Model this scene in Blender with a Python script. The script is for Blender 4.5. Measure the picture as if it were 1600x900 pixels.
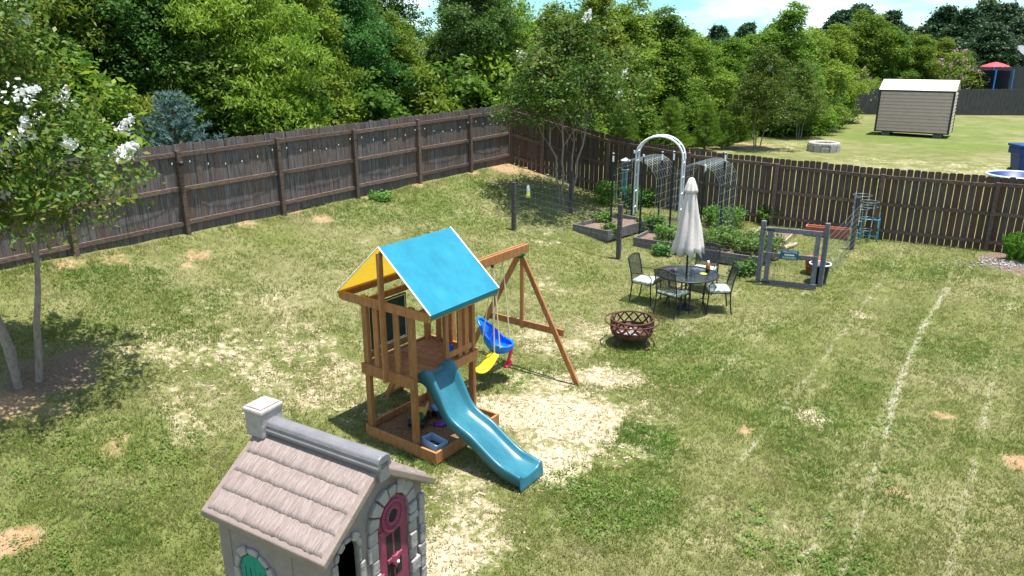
import bpy, math, random
import numpy as np
from mathutils import Vector, Matrix
R = math.radians
rnd = random.Random(7)
scene = bpy.context.scene
for o in list(bpy.data.objects): bpy.data.objects.remove(o)

# ------------------------------------------------------------------ camera, sky, sun, exposure
CAM_H = 4.9; FPX = 1150.0; PITCH = math.atan(365 / FPX)
cam = bpy.data.cameras.new('camera'); cam.sensor_width = 36; cam.lens = 36 * FPX / 1600
cam.clip_start = .1; cam.clip_end = 2000
cam_o = bpy.data.objects.new('camera', cam); scene.collection.objects.link(cam_o)
cam_o.location = (0, 0, CAM_H); cam_o.rotation_euler = (R(90) - PITCH, 0, 0)
scene.camera = cam_o
SUN_H = Vector((.15, -.035, 1)).normalized()          # towards the sun
elev = math.asin(SUN_H.z); azim = math.atan2(SUN_H.x, SUN_H.y)
world = bpy.data.worlds.new('World'); scene.world = world; world.use_nodes = True
nt = world.node_tree; nt.nodes.clear()
out = nt.nodes.new('ShaderNodeOutputWorld'); bg = nt.nodes.new('ShaderNodeBackground')
sky = nt.nodes.new('ShaderNodeTexSky'); sky.sky_type = 'NISHITA'; sky.sun_disc = False
sky.sun_elevation = elev; sky.sun_rotation = azim; sky.air_density = 1.0; sky.dust_density = .15; sky.ozone_density = 1.0; sky.altitude = 300
tc = nt.nodes.new('ShaderNodeTexCoord'); mp = nt.nodes.new('ShaderNodeMapping'); mp.inputs['Scale'].default_value = (1, 1, 3.2)
nz = nt.nodes.new('ShaderNodeTexNoise'); nz.inputs['Scale'].default_value = 4.2; nz.inputs['Detail'].default_value = 6; nz.inputs['Roughness'].default_value = .55
rp = nt.nodes.new('ShaderNodeValToRGB'); rp.color_ramp.elements[0].position = .47; rp.color_ramp.elements[1].position = .66
mx = nt.nodes.new('ShaderNodeMix'); mx.data_type = 'RGBA'; mx.inputs['B'].default_value = (7.2, 7.5, 7.9, 1)
nt.links.new(tc.outputs['Generated'], mp.inputs['Vector']); nt.links.new(mp.outputs['Vector'], nz.inputs['Vector'])
nt.links.new(nz.outputs['Fac'], rp.inputs['Fac']); nt.links.new(rp.outputs['Color'], mx.inputs['Factor'])
tint = nt.nodes.new('ShaderNodeMix'); tint.data_type = 'RGBA'; tint.blend_type = 'MULTIPLY'; tint.inputs['Factor'].default_value = 1; tint.inputs['B'].default_value = (.42, .69, .78, 1)
nt.links.new(sky.outputs['Color'], tint.inputs['A']); nt.links.new(tint.outputs['Result'], mx.inputs['A']); nt.links.new(mx.outputs['Result'], bg.inputs['Color'])
bg.inputs['Strength'].default_value = .10
nt.links.new(bg.outputs['Background'], out.inputs['Surface'])
sl = bpy.data.lights.new('sun', 'SUN'); sl.energy = 4.0; sl.angle = R(.53); sl.color = (1, .96, .89)
so = bpy.data.objects.new('sun', sl); scene.collection.objects.link(so)
so.rotation_euler = SUN_H.to_track_quat('Z', 'Y').to_euler(); so.location = (0, 0, 30)
vs = scene.view_settings; vs.view_transform = 'Standard'; vs.look = 'None'; vs.gamma = 1; vs.exposure = 1.22
vs.use_curve_mapping = False

# ------------------------------------------------------------------ world layout helpers
C0 = np.array([-.06, 23.9]); DL = np.array([-.585, -.811]); DR = np.array([.873, -.488])
_M = np.linalg.inv(np.array([[DL[0], DR[0]], [DL[1], DR[1]]]))
FS = [-60, 0, 1.65, 2.4, 3.55, 4.35, 6.4, 8.25, 10.8, 13.8, 40]; FZ = [1.57, 1.57, 1.22, 1.0, .78, .63, .49, .42, .34, .32, .3]
HS = [-60, 0, 2, 4, 6, 7.5, 9, 40]; HZ = [1.42, 1.42, .98, .57, .2, .03, 0, 0]
def sm(x): x = np.clip(x, 0, 1); return x * x * (3 - 2 * x)
def terrain(x, y):
    x = np.asarray(x, float); y = np.asarray(y, float)
    dx, dy = x - C0[0], y - C0[1]
    t = _M[0, 0] * dx + _M[0, 1] * dy; s = _M[1, 0] * dx + _M[1, 1] * dy
    f = np.interp(s, FS, FZ); h = np.interp(s, HS, HZ)
    inn = f + (h - f) * sm(t / 8)
    far = .9 + 0 * t
    return np.where(t >= 0, inn, f + (far - f) * sm(-t / 7)) + .018 * np.sin(x * 1.3 + y * .7) * np.sin(y * 1.1 - x * .4)
def tz(x, y): return float(terrain(x, y))
def ray(px, py):
    a = (px - 800) / FPX; b = (450 - py) / FPX; c, s = math.cos(PITCH), math.sin(PITCH)
    return Vector((a, c + b * s, -s + b * c))
def gp(px, py):                                         # photograph pixel -> point on the ground
    d = ray(px, py); k = 4.0; prev = k
    while k < 200:
        if CAM_H + d.z * k < tz(d.x * k, d.y * k): break
        prev = k; k += .1
    for _ in range(30):
        m = (prev + k) / 2
        if CAM_H + d.z * m < tz(d.x * m, d.y * m): k = m
        else: prev = m
    return Vector((d.x * k, d.y * k, tz(d.x * k, d.y * k)))
def atY(px, py, Y):
    d = ray(px, py); return Vector((0, 0, CAM_H)) + d * (Y / d.y)

# ------------------------------------------------------------------ materials
MATS = {}
def mat(name, c1, c2=None, scale=8, rough=.7, bump=0, bscale=None, stretch=(1, 1, 1), rand=0, metal=0, spec=.4, detail=5, trans=0, sheen=0, c3=None):
    m = bpy.data.materials.new(name); m.use_nodes = True; n = m.node_tree.nodes; l = m.node_tree.links
    b = n['Principled BSDF']; b.inputs['Roughness'].default_value = rough; b.inputs['Metallic'].default_value = metal
    b.inputs['Specular IOR Level'].default_value = spec
    c2 = c2 or tuple(min(1, x * 1.25) for x in c1)
    t = n.new('ShaderNodeTexCoord'); mpn = n.new('ShaderNodeMapping'); mpn.inputs['Scale'].default_value = stretch
    l.new(t.outputs['Object'], mpn.inputs['Vector'])
    oi = n.new('ShaderNodeObjectInfo')
    if rand:
        off = n.new('ShaderNodeVectorMath'); off.operation = 'ADD'; mul = n.new('ShaderNodeMath'); mul.operation = 'MULTIPLY'; mul.inputs[1].default_value = 37
        l.new(oi.outputs['Random'], mul.inputs[0]); l.new(mpn.outputs['Vector'], off.inputs[0]); l.new(mul.outputs[0], off.inputs[1]); vec = off.outputs[0]
    else: vec = mpn.outputs['Vector']
    nz = n.new('ShaderNodeTexNoise'); nz.inputs['Scale'].default_value = scale; nz.inputs['Detail'].default_value = detail; nz.inputs['Roughness'].default_value = .6
    l.new(vec, nz.inputs['Vector'])
    rp = n.new('ShaderNodeValToRGB'); e = rp.color_ramp.elements; e[0].position = .32; e[1].position = .68
    e[0].color = (*c1, 1); e[1].color = (*c2, 1)
    l.new(nz.outputs['Fac'], rp.inputs['Fac']); col = rp.outputs['Color']
    if c3:
        mx = n.new('ShaderNodeMix'); mx.data_type = 'RGBA'; mx.inputs['B'].default_value = (*c3, 1)
        mr = n.new('ShaderNodeMapRange'); mr.inputs[1].default_value = .35; mr.inputs[2].default_value = .95; mr.inputs[4].default_value = .85
        l.new(oi.outputs['Random'], mr.inputs[0]); l.new(mr.outputs[0], mx.inputs['Factor']); l.new(col, mx.inputs['A']); col = mx.outputs['Result']
    if rand:
        hs = n.new('ShaderNodeHueSaturation'); mr = n.new('ShaderNodeMapRange'); mr.inputs[3].default_value = 1 - rand; mr.inputs[4].default_value = 1 + rand
        l.new(oi.outputs['Random'], mr.inputs[0]); l.new(mr.outputs[0], hs.inputs['Value']); l.new(col, hs.inputs['Color']); col = hs.outputs['Color']
    l.new(col, b.inputs['Base Color'])
    if bump:
        bp = n.new('ShaderNodeBump'); bp.inputs['Strength'].default_value = bump; bp.inputs['Distance'].default_value = .02
        nb = n.new('ShaderNodeTexNoise'); nb.inputs['Scale'].default_value = bscale or scale * 2; nb.inputs['Detail'].default_value = 4
        l.new(vec, nb.inputs['Vector']); l.new(nb.outputs['Fac'], bp.inputs['Height']); l.new(bp.outputs['Normal'], b.inputs['Normal'])
    if trans:
        o = n['Material Output']; tb = n.new('ShaderNodeBsdfTranslucent'); ms = n.new('ShaderNodeMixShader'); ms.inputs[0].default_value = trans
        l.new(col, tb.inputs['Color']); l.new(b.outputs[0], ms.inputs[1]); l.new(tb.outputs[0], ms.inputs[2]); l.new(ms.outputs[0], o.inputs['Surface'])
    MATS[name] = m; return m
def leafmat(name, a, b_, c, trans=.3, nscale=.9):
    m = bpy.data.materials.new(name); m.use_nodes = True; n = m.node_tree.nodes; l = m.node_tree.links
    b = n['Principled BSDF']; b.inputs['Roughness'].default_value = .48; b.inputs['Specular IOR Level'].default_value = .22
    g = n.new('ShaderNodeNewGeometry'); t = n.new('ShaderNodeTexCoord'); oi = n.new('ShaderNodeObjectInfo')
    nz = n.new('ShaderNodeTexNoise'); nz.inputs['Scale'].default_value = nscale; nz.inputs['Detail'].default_value = 3
    l.new(t.outputs['Object'], nz.inputs['Vector'])
    ad = n.new('ShaderNodeMath'); ad.operation = 'MULTIPLY_ADD'; ad.inputs[1].default_value = .55
    l.new(g.outputs['Random Per Island'], ad.inputs[0])
    sb = n.new('ShaderNodeMath'); sb.operation = 'MULTIPLY_ADD'; sb.inputs[1].default_value = .9; sb.inputs[2].default_value = -.22
    l.new(nz.outputs['Fac'], sb.inputs[0]); l.new(sb.outputs[0], ad.inputs[2])
    rp = n.new('ShaderNodeValToRGB'); e = rp.color_ramp.elements; e[0].position = .12; e[1].position = .95; e[0].color = (*a, 1); e[1].color = (*c, 1)
    k = e.new(.52); k.color = (*b_, 1)
    l.new(ad.outputs[0], rp.inputs['Fac'])
    hs = n.new('ShaderNodeHueSaturation'); mr = n.new('ShaderNodeMapRange'); mr.inputs[3].default_value = .478; mr.inputs[4].default_value = .515
    mv = n.new('ShaderNodeMapRange'); mv.inputs[3].default_value = .8; mv.inputs[4].default_value = 1.2
    m7 = n.new('ShaderNodeMath'); m7.operation = 'MULTIPLY'; m7.inputs[1].default_value = 7.3; fr = n.new('ShaderNodeMath'); fr.operation = 'FRACT'
    l.new(oi.outputs['Random'], m7.inputs[0]); l.new(m7.outputs[0], fr.inputs[0]); l.new(fr.outputs[0], mv.inputs[0])
    l.new(oi.outputs['Random'], mr.inputs[0]); l.new(mr.outputs[0], hs.inputs['Hue']); l.new(mv.outputs[0], hs.inputs['Value']); l.new(rp.outputs['Color'], hs.inputs['Color'])
    l.new(hs.outputs['Color'], b.inputs['Base Color'])
    tb = n.new('ShaderNodeBsdfTranslucent'); ms = n.new('ShaderNodeMixShader'); ms.inputs[0].default_value = trans
    l.new(hs.outputs['Color'], tb.inputs['Color']); l.new(b.outputs[0], ms.inputs[1]); l.new(tb.outputs[0], ms.inputs[2]); l.new(ms.outputs[0], n['Material Output'].inputs['Surface'])
    MATS[name] = m; return m

mat('fence_lit', (.066, .046, .038), (.25, .222, .228), 5, .85, .5, 12, (9, 9, .55), rand=.3, c3=(.095, .058, .042))  # fence wood as lit by the sun, brightness put into the colour
mat('fence_shaded', (.058, .036, .028), (.155, .115, .10), 5, .85, .5, 12, (9, 9, .55), rand=.25, c3=(.075, .036, .024))  # same wood on the shaded fence, shade put into the colour
mat('fence_rail', (.085, .050, .035), (.19, .135, .108), 6, .85, .5, 14, (2, 2, 6), rand=.2)
mat('fence_far', (.05, .047, .048), (.11, .105, .11), 4, .9, .3, 9, (5, 5, .5))
mat('cedar', (.30, .122, .038), (.45, .21, .078), 4, .62, .3, 14, (6, 6, 1.2), rand=.14)
mat('cedar_flat', (.25, .10, .04), (.40, .21, .11), 4, .7, .3, 12, (3, 8, 3), rand=.14)
mat('teal_cloth', (.004, .165, .255), (.012, .225, .335), 3.2, .75, .35, 5, detail=8)
mat('yellow_cloth', (.68, .44, .03), (.74, .5, .05), 30, .75, trans=.5)
mat('white_trim', (.75, .72, .6), None, 10, .6)
mat('slide_teal', (.014, .12, .165), (.035, .18, .24), 2.2, .34, .05, 18, (1.2, 2.5, 1.2), spec=.5, detail=8)
mat('chalkboard', (.012, .03, .022), (.03, .055, .045), 6, .7)
mat('rope', (.6, .53, .33), None, 60, .8)
mat('swing_blue', (.0, .13, .68), (.0, .17, .78), 5, .3)
mat('swing_yellow', (.80, .58, .01), (.86, .66, .03), 5, .35)
mat('swing_red', (.62, .02, .06), None, 5, .4)
mat('mulch', (.10, .05, .02), (.36, .21, .10), 45, .95, 1, 120)
mat('ph_wall', (.225, .188, .18), (.27, .228, .218), 9, .55, .25, 30)
mat('ph_stone', (.28, .25, .243), (.38, .345, .335), 14, .55, .6, 22, rand=.07)
mat('ph_roof', (.20, .148, .13), (.325, .262, .238), 7, .55, .9, 9, (9, .9, 1.5), rand=.04)
mat('ph_trim', (.22, .17, .145), (.265, .21, .185), 10, .5, .2, 40)
mat('ph_ridge', (.155, .15, .16), (.195, .19, .20), 8, .42, .3, 30)
mat('ph_chimney', (.36, .305, .29), (.44, .385, .365), 12, .5, .5, 20)
mat('ph_door', (.22, .035, .075), (.27, .05, .10), 6, .5, .15, 40)
mat('ph_shutter', (.0, .21, .155), (.005, .26, .2), 6, .45, .2, 30)
mat('ph_dark', (.02, .015, .012), (.03, .022, .02), 6, .9)
mat('black_metal', (.012, .013, .016), (.022, .024, .03), 20, .45, spec=.5)
mat('cushion', (.10, .20, .15), (.72, .75, .68), 13, .85, .2, 30, detail=1)
mat('parasol', (.58, .525, .50), (.66, .60, .575), 14, .85, .15, 40)
mat('rust', (.05, .017, .010), (.13, .05, .032), 18, .7, .5, 40)
mat('ash', (.25, .24, .22), (.4, .38, .36), 20, .9, .5)
mat('grey_wood', (.10, .092, .09), (.21, .195, .185), 7, .85, .4, 16, (3, 3, 1), rand=.15)
mat('post_wood', (.05, .043, .042), (.115, .10, .097), 7, .85, .5, 16, (6, 6, .8), rand=.15)
mat('gate_wood', (.10, .10, .12), (.21, .21, .25), 7, .8, .3, 16, (5, 5, 2), rand=.1)
mat('board_wood', (.32, .24, .16), (.44, .36, .26), 7, .85, .3, 16, rand=.1)
mat('soil', (.14, .085, .06), (.27, .18, .135), 16, .95, 1, 40)
mat('wire', (.22, .27, .30), (.27, .33, .36), 20, .45, metal=.4)
mat('wire_dark', (.13, .14, .14), None, 20, .5, metal=.4)
mat('white_metal', (.70, .74, .78), (.76, .79, .82), 12, .4)
mat('t_post', (.008, .014, .014), None, 12, .5)
mat('white_paint', (.72, .74, .75), None, 12, .5)
mat('sign_teal', (.015, .10, .16), (.02, .13, .19), 12, .5)
mat('turquoise', (.02, .26, .38), (.03, .32, .45), 12, .4)
mat('terracotta', (.33, .085, .05), (.42, .125, .075), 10, .75, .2)
mat('black_plastic', (.014, .014, .015), (.025, .025, .027), 10, .5)
mat('bark_pale', (.20, .155, .125), (.36, .30, .26), 10, .85, .5, 22, (3, 3, 1))
mat('bark', (.07, .05, .038), (.16, .125, .10), 9, .9, .7, 20, (4, 4, 1))
mat('petal', (.74, .74, .72), (.84, .84, .83), 10, .7, trans=.25)
mat('petal_pink', (.55, .33, .42), (.66, .45, .52), 10, .7, trans=.25)
mat('siding', (.52, .385, .325), (.58, .44, .375), 6, .5, rand=.03)
mat('shed_trim', (.03, .022, .02), None, 6, .5)
mat('shed_roof', (.74, .75, .77), (.80, .81, .82), 6, .35)
mat('concrete', (.30, .28, .26), (.45, .43, .40), 12, .9, .4)
mat('bin_blue', (.005, .035, .16), (.008, .045, .19), 6, .4)
mat('pool_white', (.55, .65, .75), (.70, .78, .85), 6, .35)
mat('pole_blue', (.02, .22, .62), None, 6, .4)
mat('net', (.008, .01, .018), (.014, .016, .026), 6, .9)
mat('red_cloth', (.55, .05, .08), None, 6, .7)
mat('roof_grey', (.16, .17, .19), (.2, .21, .23), 6, .8)
mat('bulb', (.6, .6, .58), None, 6, .25)
mat('toy_green', (.01, .12, .035), None, 6, .4); mat('toy_yellow', (.6, .40, .10), None, 6, .4); mat('toy_blue', (.08, .22, .48), None, 6, .4)
mat('toy_purple', (.10, .03, .22), None, 6, .4); mat('tub_blue', (.32, .50, .72), (.38, .56, .78), 6, .35)
mat('bottle_orange', (.35, .09, .02), None, 6, .3); mat('lime', (.5, .56, .08), None, 9, .4); mat('magenta', (.16, .02, .12), None, 6, .6)
mat('feeder_yellow', (.52, .60, .10), None, 6, .3)
mat('stone', (.32, .29, .27), (.45, .42, .40), 12, .9, .4, rand=.2)
leafmat('leaf_a', (.030, .088, .011), (.09, .195, .024), (.195, .295, .044), .5)
leafmat('leaf_b', (.052, .12, .012), (.165, .275, .026), (.31, .39, .05), .5)
leafmat('leaf_c', (.020, .068, .013), (.058, .155, .026), (.125, .23, .042), .46)
leafmat('leaf_dark', (.016, .045, .018), (.034, .082, .028), (.058, .115, .038), .25)
leafmat('leaf_pine', (.05, .12, .012), (.12, .24, .022), (.2, .33, .045), .45)
leafmat('leaf_blue', (.10, .19, .18), (.18, .31, .30), (.28, .42, .42), .3)
leafmat('leaf_myrtle', (.024, .076, .010), (.085, .17, .022), (.23, .23, .04), .42)
leafmat('leaf_crop', (.05, .14, .016), (.12, .25, .04), (.23, .36, .09), .4)

# ------------------------------------------------------------------ mesh helpers
COL = scene.collection
def fast_mesh(name, V, F, smooth=False):
    V = np.asarray(V, np.float32); F = np.asarray(F, np.int32); k = F.shape[1]
    me = bpy.data.meshes.new(name); me.vertices.add(len(V)); me.vertices.foreach_set('co', V.ravel())
    me.loops.add(F.size); me.loops.foreach_set('vertex_index', F.ravel())
    me.polygons.add(len(F)); me.polygons.foreach_set('loop_start', np.arange(0, F.size, k, dtype=np.int32))
    if smooth: me.polygons.foreach_set('use_smooth', np.ones(len(F), bool))
    me.update(calc_edges=True); return me
def link(name, me, m, parent=None, loc=None, rz=0):
    o = bpy.data.objects.new(name, me); COL.objects.link(o)
    if m and len(me.materials) == 0: me.materials.append(MATS[m])
    if parent: o.parent = parent
    if loc is not None: o.location = loc
    if rz: o.rotation_euler.z = rz
    return o
class MB:
    def __init__(s): s.v = []; s.f = []; s.sm = []
    def add(s, V, F, smooth=False):
        b = len(s.v); s.v += [tuple(p) for p in V]; s.f += [tuple(i + b for i in f) for f in F]; s.sm += [smooth] * len(F); return s
    def box(s, c, d, M=None):
        x, y, z = d[0] / 2, d[1] / 2, d[2] / 2
        P = [Vector((a * x, b * y, e * z)) for a, b, e in ((-1,-1,-1),(1,-1,-1),(1,1,-1),(-1,1,-1),(-1,-1,1),(1,-1,1),(1,1,1),(-1,1,1))]
        if M: P = [M @ p for p in P]
        c = Vector(c)
        return s.add([p + c for p in P], [(0,3,2,1),(4,5,6,7),(0,1,5,4),(1,2,6,5),(2,3,7,6),(3,0,4,7)])
    def beam(s, p0, p1, w, h, up=(0, 0, 1)):
        p0, p1 = Vector(p0), Vector(p1); d = (p1 - p0).normalized(); up = Vector(up)
        if abs(d.dot(up)) > .98: up = Vector((0, 1, 0))
        sd = d.cross(up).normalized(); u = sd.cross(d)
        P = [p + sd * (a * w / 2) + u * (b * h / 2) for p in (p0, p1) for a, b in ((-1,-1),(1,-1),(1,1),(-1,1))]
        return s.add(P, [(3,2,1,0),(4,5,6,7),(0,1,5,4),(1,2,6,5),(2,3,7,6),(3,0,4,7)])
    def tube(s, pts, r, n=6, cap=True, closed=False):
        pts = [Vector(p) for p in pts]; m = len(pts); rs = r if isinstance(r, (list, tuple)) else [r] * m
        V = []; prev = None
        for i, p in enumerate(pts):
            if closed: d = pts[(i + 1) % m] - pts[i - 1]
            else: d = pts[min(i + 1, m - 1)] - pts[max(i - 1, 0)]
            d.normalize()
            if prev is None: a = d.orthogonal().normalized()
            else:
                a = prev - d * prev.dot(d)
                a = a.normalized() if a.length > 1e-6 else d.orthogonal().normalized()
            prev = a; b = d.cross(a)
            V += [p + (a * math.cos(2 * math.pi * k / n) + b * math.sin(2 * math.pi * k / n)) * rs[i] for k in range(n)]
        F = []
        for i in range(m if closed else m - 1):
            j = (i + 1) % m
            F += [(i * n + k, i * n + (k + 1) % n, j * n + (k + 1) % n, j * n + k) for k in range(n)]
        s.add(V, F, n > 4)
        if cap and not closed:
            s.add(V[:n], [tuple(range(n))[::-1]]); s.add(V[-n:], [tuple(range(n))])
        return s
    def lathe(s, prof, c=(0, 0, 0), n=24, fn=None, smooth=True):
        V = []; c = Vector(c)
        for i, (r, z) in enumerate(prof):
            for k in range(n):
                a = 2 * math.pi * k / n; rr = r * (fn(a, z) if fn else 1); V.append(c + Vector((rr * math.cos(a), rr * math.sin(a), z)))
        F = [(i * n + k, i * n + (k + 1) % n, (i + 1) * n + (k + 1) % n, (i + 1) * n + k) for i in range(len(prof) - 1) for k in range(n)]
        return s.add(V, F, smooth)
    def prism(s, poly, fn, d0, d1):                      # 2-D outline -> solid between two depths; fn(a, b, depth) -> xyz
        n = len(poly); V = [fn(a, b, d0) for a, b in poly] + [fn(a, b, d1) for a, b in poly]
        return s.add(V, [tuple(range(n))[::-1], tuple(range(n, 2 * n))] + [(i, (i + 1) % n, n + (i + 1) % n, n + i) for i in range(n)])
    def build(s, name, m, parent=None, bevel=0, solid=0, sub=0, loc=None):
        me = bpy.data.meshes.new(name); me.from_pydata(s.v, [], s.f)
        me.polygons.foreach_set('use_smooth', s.sm); me.update()
        o = link(name, me, m, parent, loc)
        if solid:
            q = o.modifiers.new('solid', 'SOLIDIFY'); q.thickness = solid; q.offset = 0
        if bevel:
            q = o.modifiers.new('bevel', 'BEVEL'); q.width = bevel; q.segments = 2; q.limit_method = 'ANGLE'; q.angle_limit = R(40)
        if sub:
            q = o.modifiers.new('sub', 'SUBSURF'); q.levels = sub; q.render_levels = sub
        return o
def tag(o, label, cat, group=None, kind=None):
    if label: o['label'] = label
    if cat: o['category'] = cat
    if group: o['group'] = group
    if kind: o['kind'] = kind
    return o
def thing(name, label, cat, loc=(0, 0, 0), rz=0, group=None):
    o = bpy.data.objects.new(name, None); o.empty_display_size = .2; COL.objects.link(o)
    o.location = loc; o.rotation_euler.z = rz; return tag(o, label, cat, group)
def copy_tree(o, parent=None):
    c = o.copy(); COL.objects.link(c); c.parent = parent
    for ch in list(o.children): copy_tree(ch, c)
    return c
def text_mesh(body, size):
    cu = bpy.data.curves.new('lettering', 'FONT'); cu.body = body; cu.size = size; cu.align_x = 'CENTER'; cu.align_y = 'CENTER'; cu.extrude = .001; cu.resolution_u = 2
    t = bpy.data.objects.new('tmp', cu); COL.objects.link(t)
    me = bpy.data.meshes.new_from_object(t.evaluated_get(bpy.context.evaluated_depsgraph_get()))
    bpy.data.objects.remove(t); me.materials.clear(); return me

# ------------------------------------------------------------------ ground sheet
rng = np.random.default_rng(11)
_lat = rng.random((64, 64))
def vnoise(x, y, sc):
    x = np.asarray(x) * sc; y = np.asarray(y) * sc
    xi = np.floor(x).astype(int); yi = np.floor(y).astype(int); fx = sm(x - xi); fy = sm(y - yi)
    g = lambda i, j: _lat[i % 64, j % 64]
    return (g(xi, yi) * (1 - fx) + g(xi + 1, yi) * fx) * (1 - fy) + (g(xi, yi + 1) * (1 - fx) + g(xi + 1, yi + 1) * fx) * fy
def fbm(x, y, sc): return vnoise(x, y, sc) * .5 + vnoise(x + 9.1, y + 3.7, sc * 2.1) * .3 + vnoise(x + 1.7, y + 8.3, sc * 4.3) * .2
BARE = [(890, 655, 1.0, 1.15), (860, 725, .6, 1.1), (790, 640, .7, 1), (940, 590, .5, .95), (850, 600, .7, .75), (985, 590, .4, .8), (700, 870, .55, 1.1), (735, 800, .5, .7),
        (500, 610, .8, .62), (420, 590, .8, .62), (350, 555, .9, .6), (300, 600, .7, .45), (460, 540, 1.0, .55), (540, 590, .6, .6), (860, 540, .9, .6), (925, 515, .7, .55), (1270, 655, .33, .85),
        (690, 760, .6, .6), (1150, 860, .8, .42), (1000, 650, .8, .5), (960, 700, .6, .55), (575, 300, .5, .35), (1340, 492, .28, .7), (1430, 480, .3, .4), (470, 590, 1.4, .3), (420, 860, .5, .35),
        (850, 370, .8, .45), (780, 330, .7, .35), (1000, 470, .6, .35), (960, 520, .5, .5), (1180, 500, .5, .3), (1100, 228, 2.2, .62), (1180, 230, 2.4, .6), (1050, 221, 2.0, .55), (1240, 226, 1.5, .5), (1500, 262, 3, .42), (1400, 255, 2.5, .4), (1560, 262, 2.5, .4),
        (250, 545, .9, .5), (600, 520, .8, .45), (560, 640, .6, .55), (330, 470, .8, .4), (450, 470, .8, .42), (700, 430, .8, .3), (850, 450, .8, .4), (640, 720, .5, .4), (290, 660, .6, .3), (880, 800, .5, .45), (740, 840, .6, .6)]
CLAY = [(110, 412, .35, .8), (180, 405, .4, .8), (310, 398, .35, .9), (300, 415, .3, .6), (385, 350, .35, .8), (505, 342, .26, 1.2), (462, 330, .2, 1.1), (570, 308, .35, .8), (650, 288, .35, .9), (735, 268, .4, .9),
        (790, 262, .7, 1.1), (830, 268, .7, .9), (180, 695, .35, .75), (30, 628, .5, 1.0), (15, 848, .28, 1.2), (1475, 648, .22, 1.0), (1600, 725, .3, 1.1), (1165, 672, .16, .9), (1400, 770, .2, .8), (60, 640, .5, .7),
        (1320, 430, .3, .5), (1300, 470, .3, .5), (1100, 225, 1.2, .9), (1180, 226, 1.6, .9), (1050, 219, 1.2, .8), (1440, 244, 2.0, .3), (430, 330, .3, .6), (1040, 605, .3, .5), (1345, 400, .5, .4)]
SOILM = [(80, 590, .7, .9), (120, 560, .5, .7), (1580, 408, .8, 1.0), (1600, 415, .9, 1.0), (1545, 402, .4, .6)]
LINES = [[(1483, 450), (1439, 511), (1411, 583), (1394, 639), (1384, 680)], [(1530, 405), (1517, 417), (1483, 450)], [(1384, 680), (1375, 717), (1358, 756), (1344, 811), (1314, 894)], [(1425, 395), (1360, 480), (1305, 560), (1280, 620)], [(1250, 510), (1205, 570), (1170, 640)],
         [(1600, 465), (1545, 560), (1520, 640)], [(745, 325), (640, 358), (560, 380), (460, 418)], [(900, 420), (830, 470)], [(1120, 520), (1060, 600)], [(1180, 470), (1090, 580)], [(1590, 560), (1560, 700), (1540, 800)]]
LW = [.05, .055, .05, .06, .05, .05, .14, .1, .05, .05, .05]; LS = [.92, .6, .7, .45, .36, .36, .45, .3, .34, .3, .3]
LUSH = [(950, 780, .9, .8), (1000, 690, .5, .8), (1330, 690, 1.2, .5), (700, 330, 1.5, .5), (560, 330, 1.2, .5), (1350, 600, 1.0, .35), (1100, 560, 1.4, .5), (830, 590, .45, .9), (640, 870, .4, .3), (150, 760, 1.5, .4), (1500, 560, 1.2, .4),
        (1420, 420, 1, .5), (200, 470, 1.5, .5), (750, 290, .9, .7), (620, 750, .5, .6), (1250, 850, .8, .4), (1450, 218, 5, .7), (1560, 200, 7, .7), (1330, 210, 5, .6)]
_q = gp(1411, 583); STRIPE0 = _q.x * .811 - _q.y * .585
def blobs(L): return [(gp(a, b), r, w) for a, b, r, w in L]
BB, CB, SB, LB = blobs(BARE), blobs(CLAY), blobs(SOILM), blobs(LUSH)
LP = [[gp(*p) for p in l] for l in LINES]
def mask(B, x, y):
    m = np.zeros_like(x)
    for p, r, w in B: m = np.maximum(m, w * np.exp(-(((x - p.x) ** 2 + (y - p.y) ** 2) / (r * r)) ** 1.3 * .9))
    return m
def linemask(x, y):
    m = np.zeros_like(x)
    for l, w, st in zip(LP, LW, LS):
        for a, b in zip(l[:-1], l[1:]):
            dx, dy = b.x - a.x, b.y - a.y; L2 = dx * dx + dy * dy
            k = np.clip(((x - a.x) * dx + (y - a.y) * dy) / L2, 0, 1)
            d2 = (x - a.x - k * dx) ** 2 + (y - a.y - k * dy) ** 2
            m = np.maximum(m, st * np.exp(-d2 / (w * w)))
    vc = x * .811 - y * .585; d = (vc - STRIPE0 + .6) % 1.2 - .6; reg = sm((vc - STRIPE0 + 6.5) / 1.5) * sm((22 - y) / 4) * sm((x - .5) / 2)
    return np.maximum(m, .62 * reg * np.exp(-(d / .06) ** 2))
def axis(lo, hi, step, far0, far1):
    a = list(np.arange(lo, hi, step)); s = step; v = lo
    left = []
    while v > far0: s *= 1.22; v -= s; left.append(v)
    s = step; v = a[-1]; right = []
    while v < far1: s *= 1.16; v += s; right.append(v)
    return np.array(left[::-1] + a + right)
gx = axis(-11, 14.5, .085, -700, 700); gy = axis(3.5, 25, .085, -120, 1300)
GX, GY = np.meshgrid(gx, gy); X = GX.ravel(); Y = GY.ravel()
Z = terrain(X, Y)
near = (np.abs(X) < 20) & (Y < 30)
Z = Z + np.where(near, (fbm(X, Y, 1.9) - .5) * .045, 0)
nxg, nyg = len(gx), len(gy)
ii = (np.arange(nyg - 1)[:, None] * nxg + np.arange(nxg - 1)[None, :]).ravel()
gme = fast_mesh('lawn', np.stack([X, Y, Z], 1), np.stack([ii, ii + 1, ii + nxg + 1, ii + nxg], 1), True)
for nm, val in (('bare', mask(BB, X, Y)), ('clay', mask(CB, X, Y)), ('soil', mask(SB, X, Y)), ('line', linemask(X, Y)), ('lush', mask(LB, X, Y))):
    at = gme.attributes.new(nm, 'FLOAT', 'POINT'); at.data.foreach_set('value', val.astype(np.float32))
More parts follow.
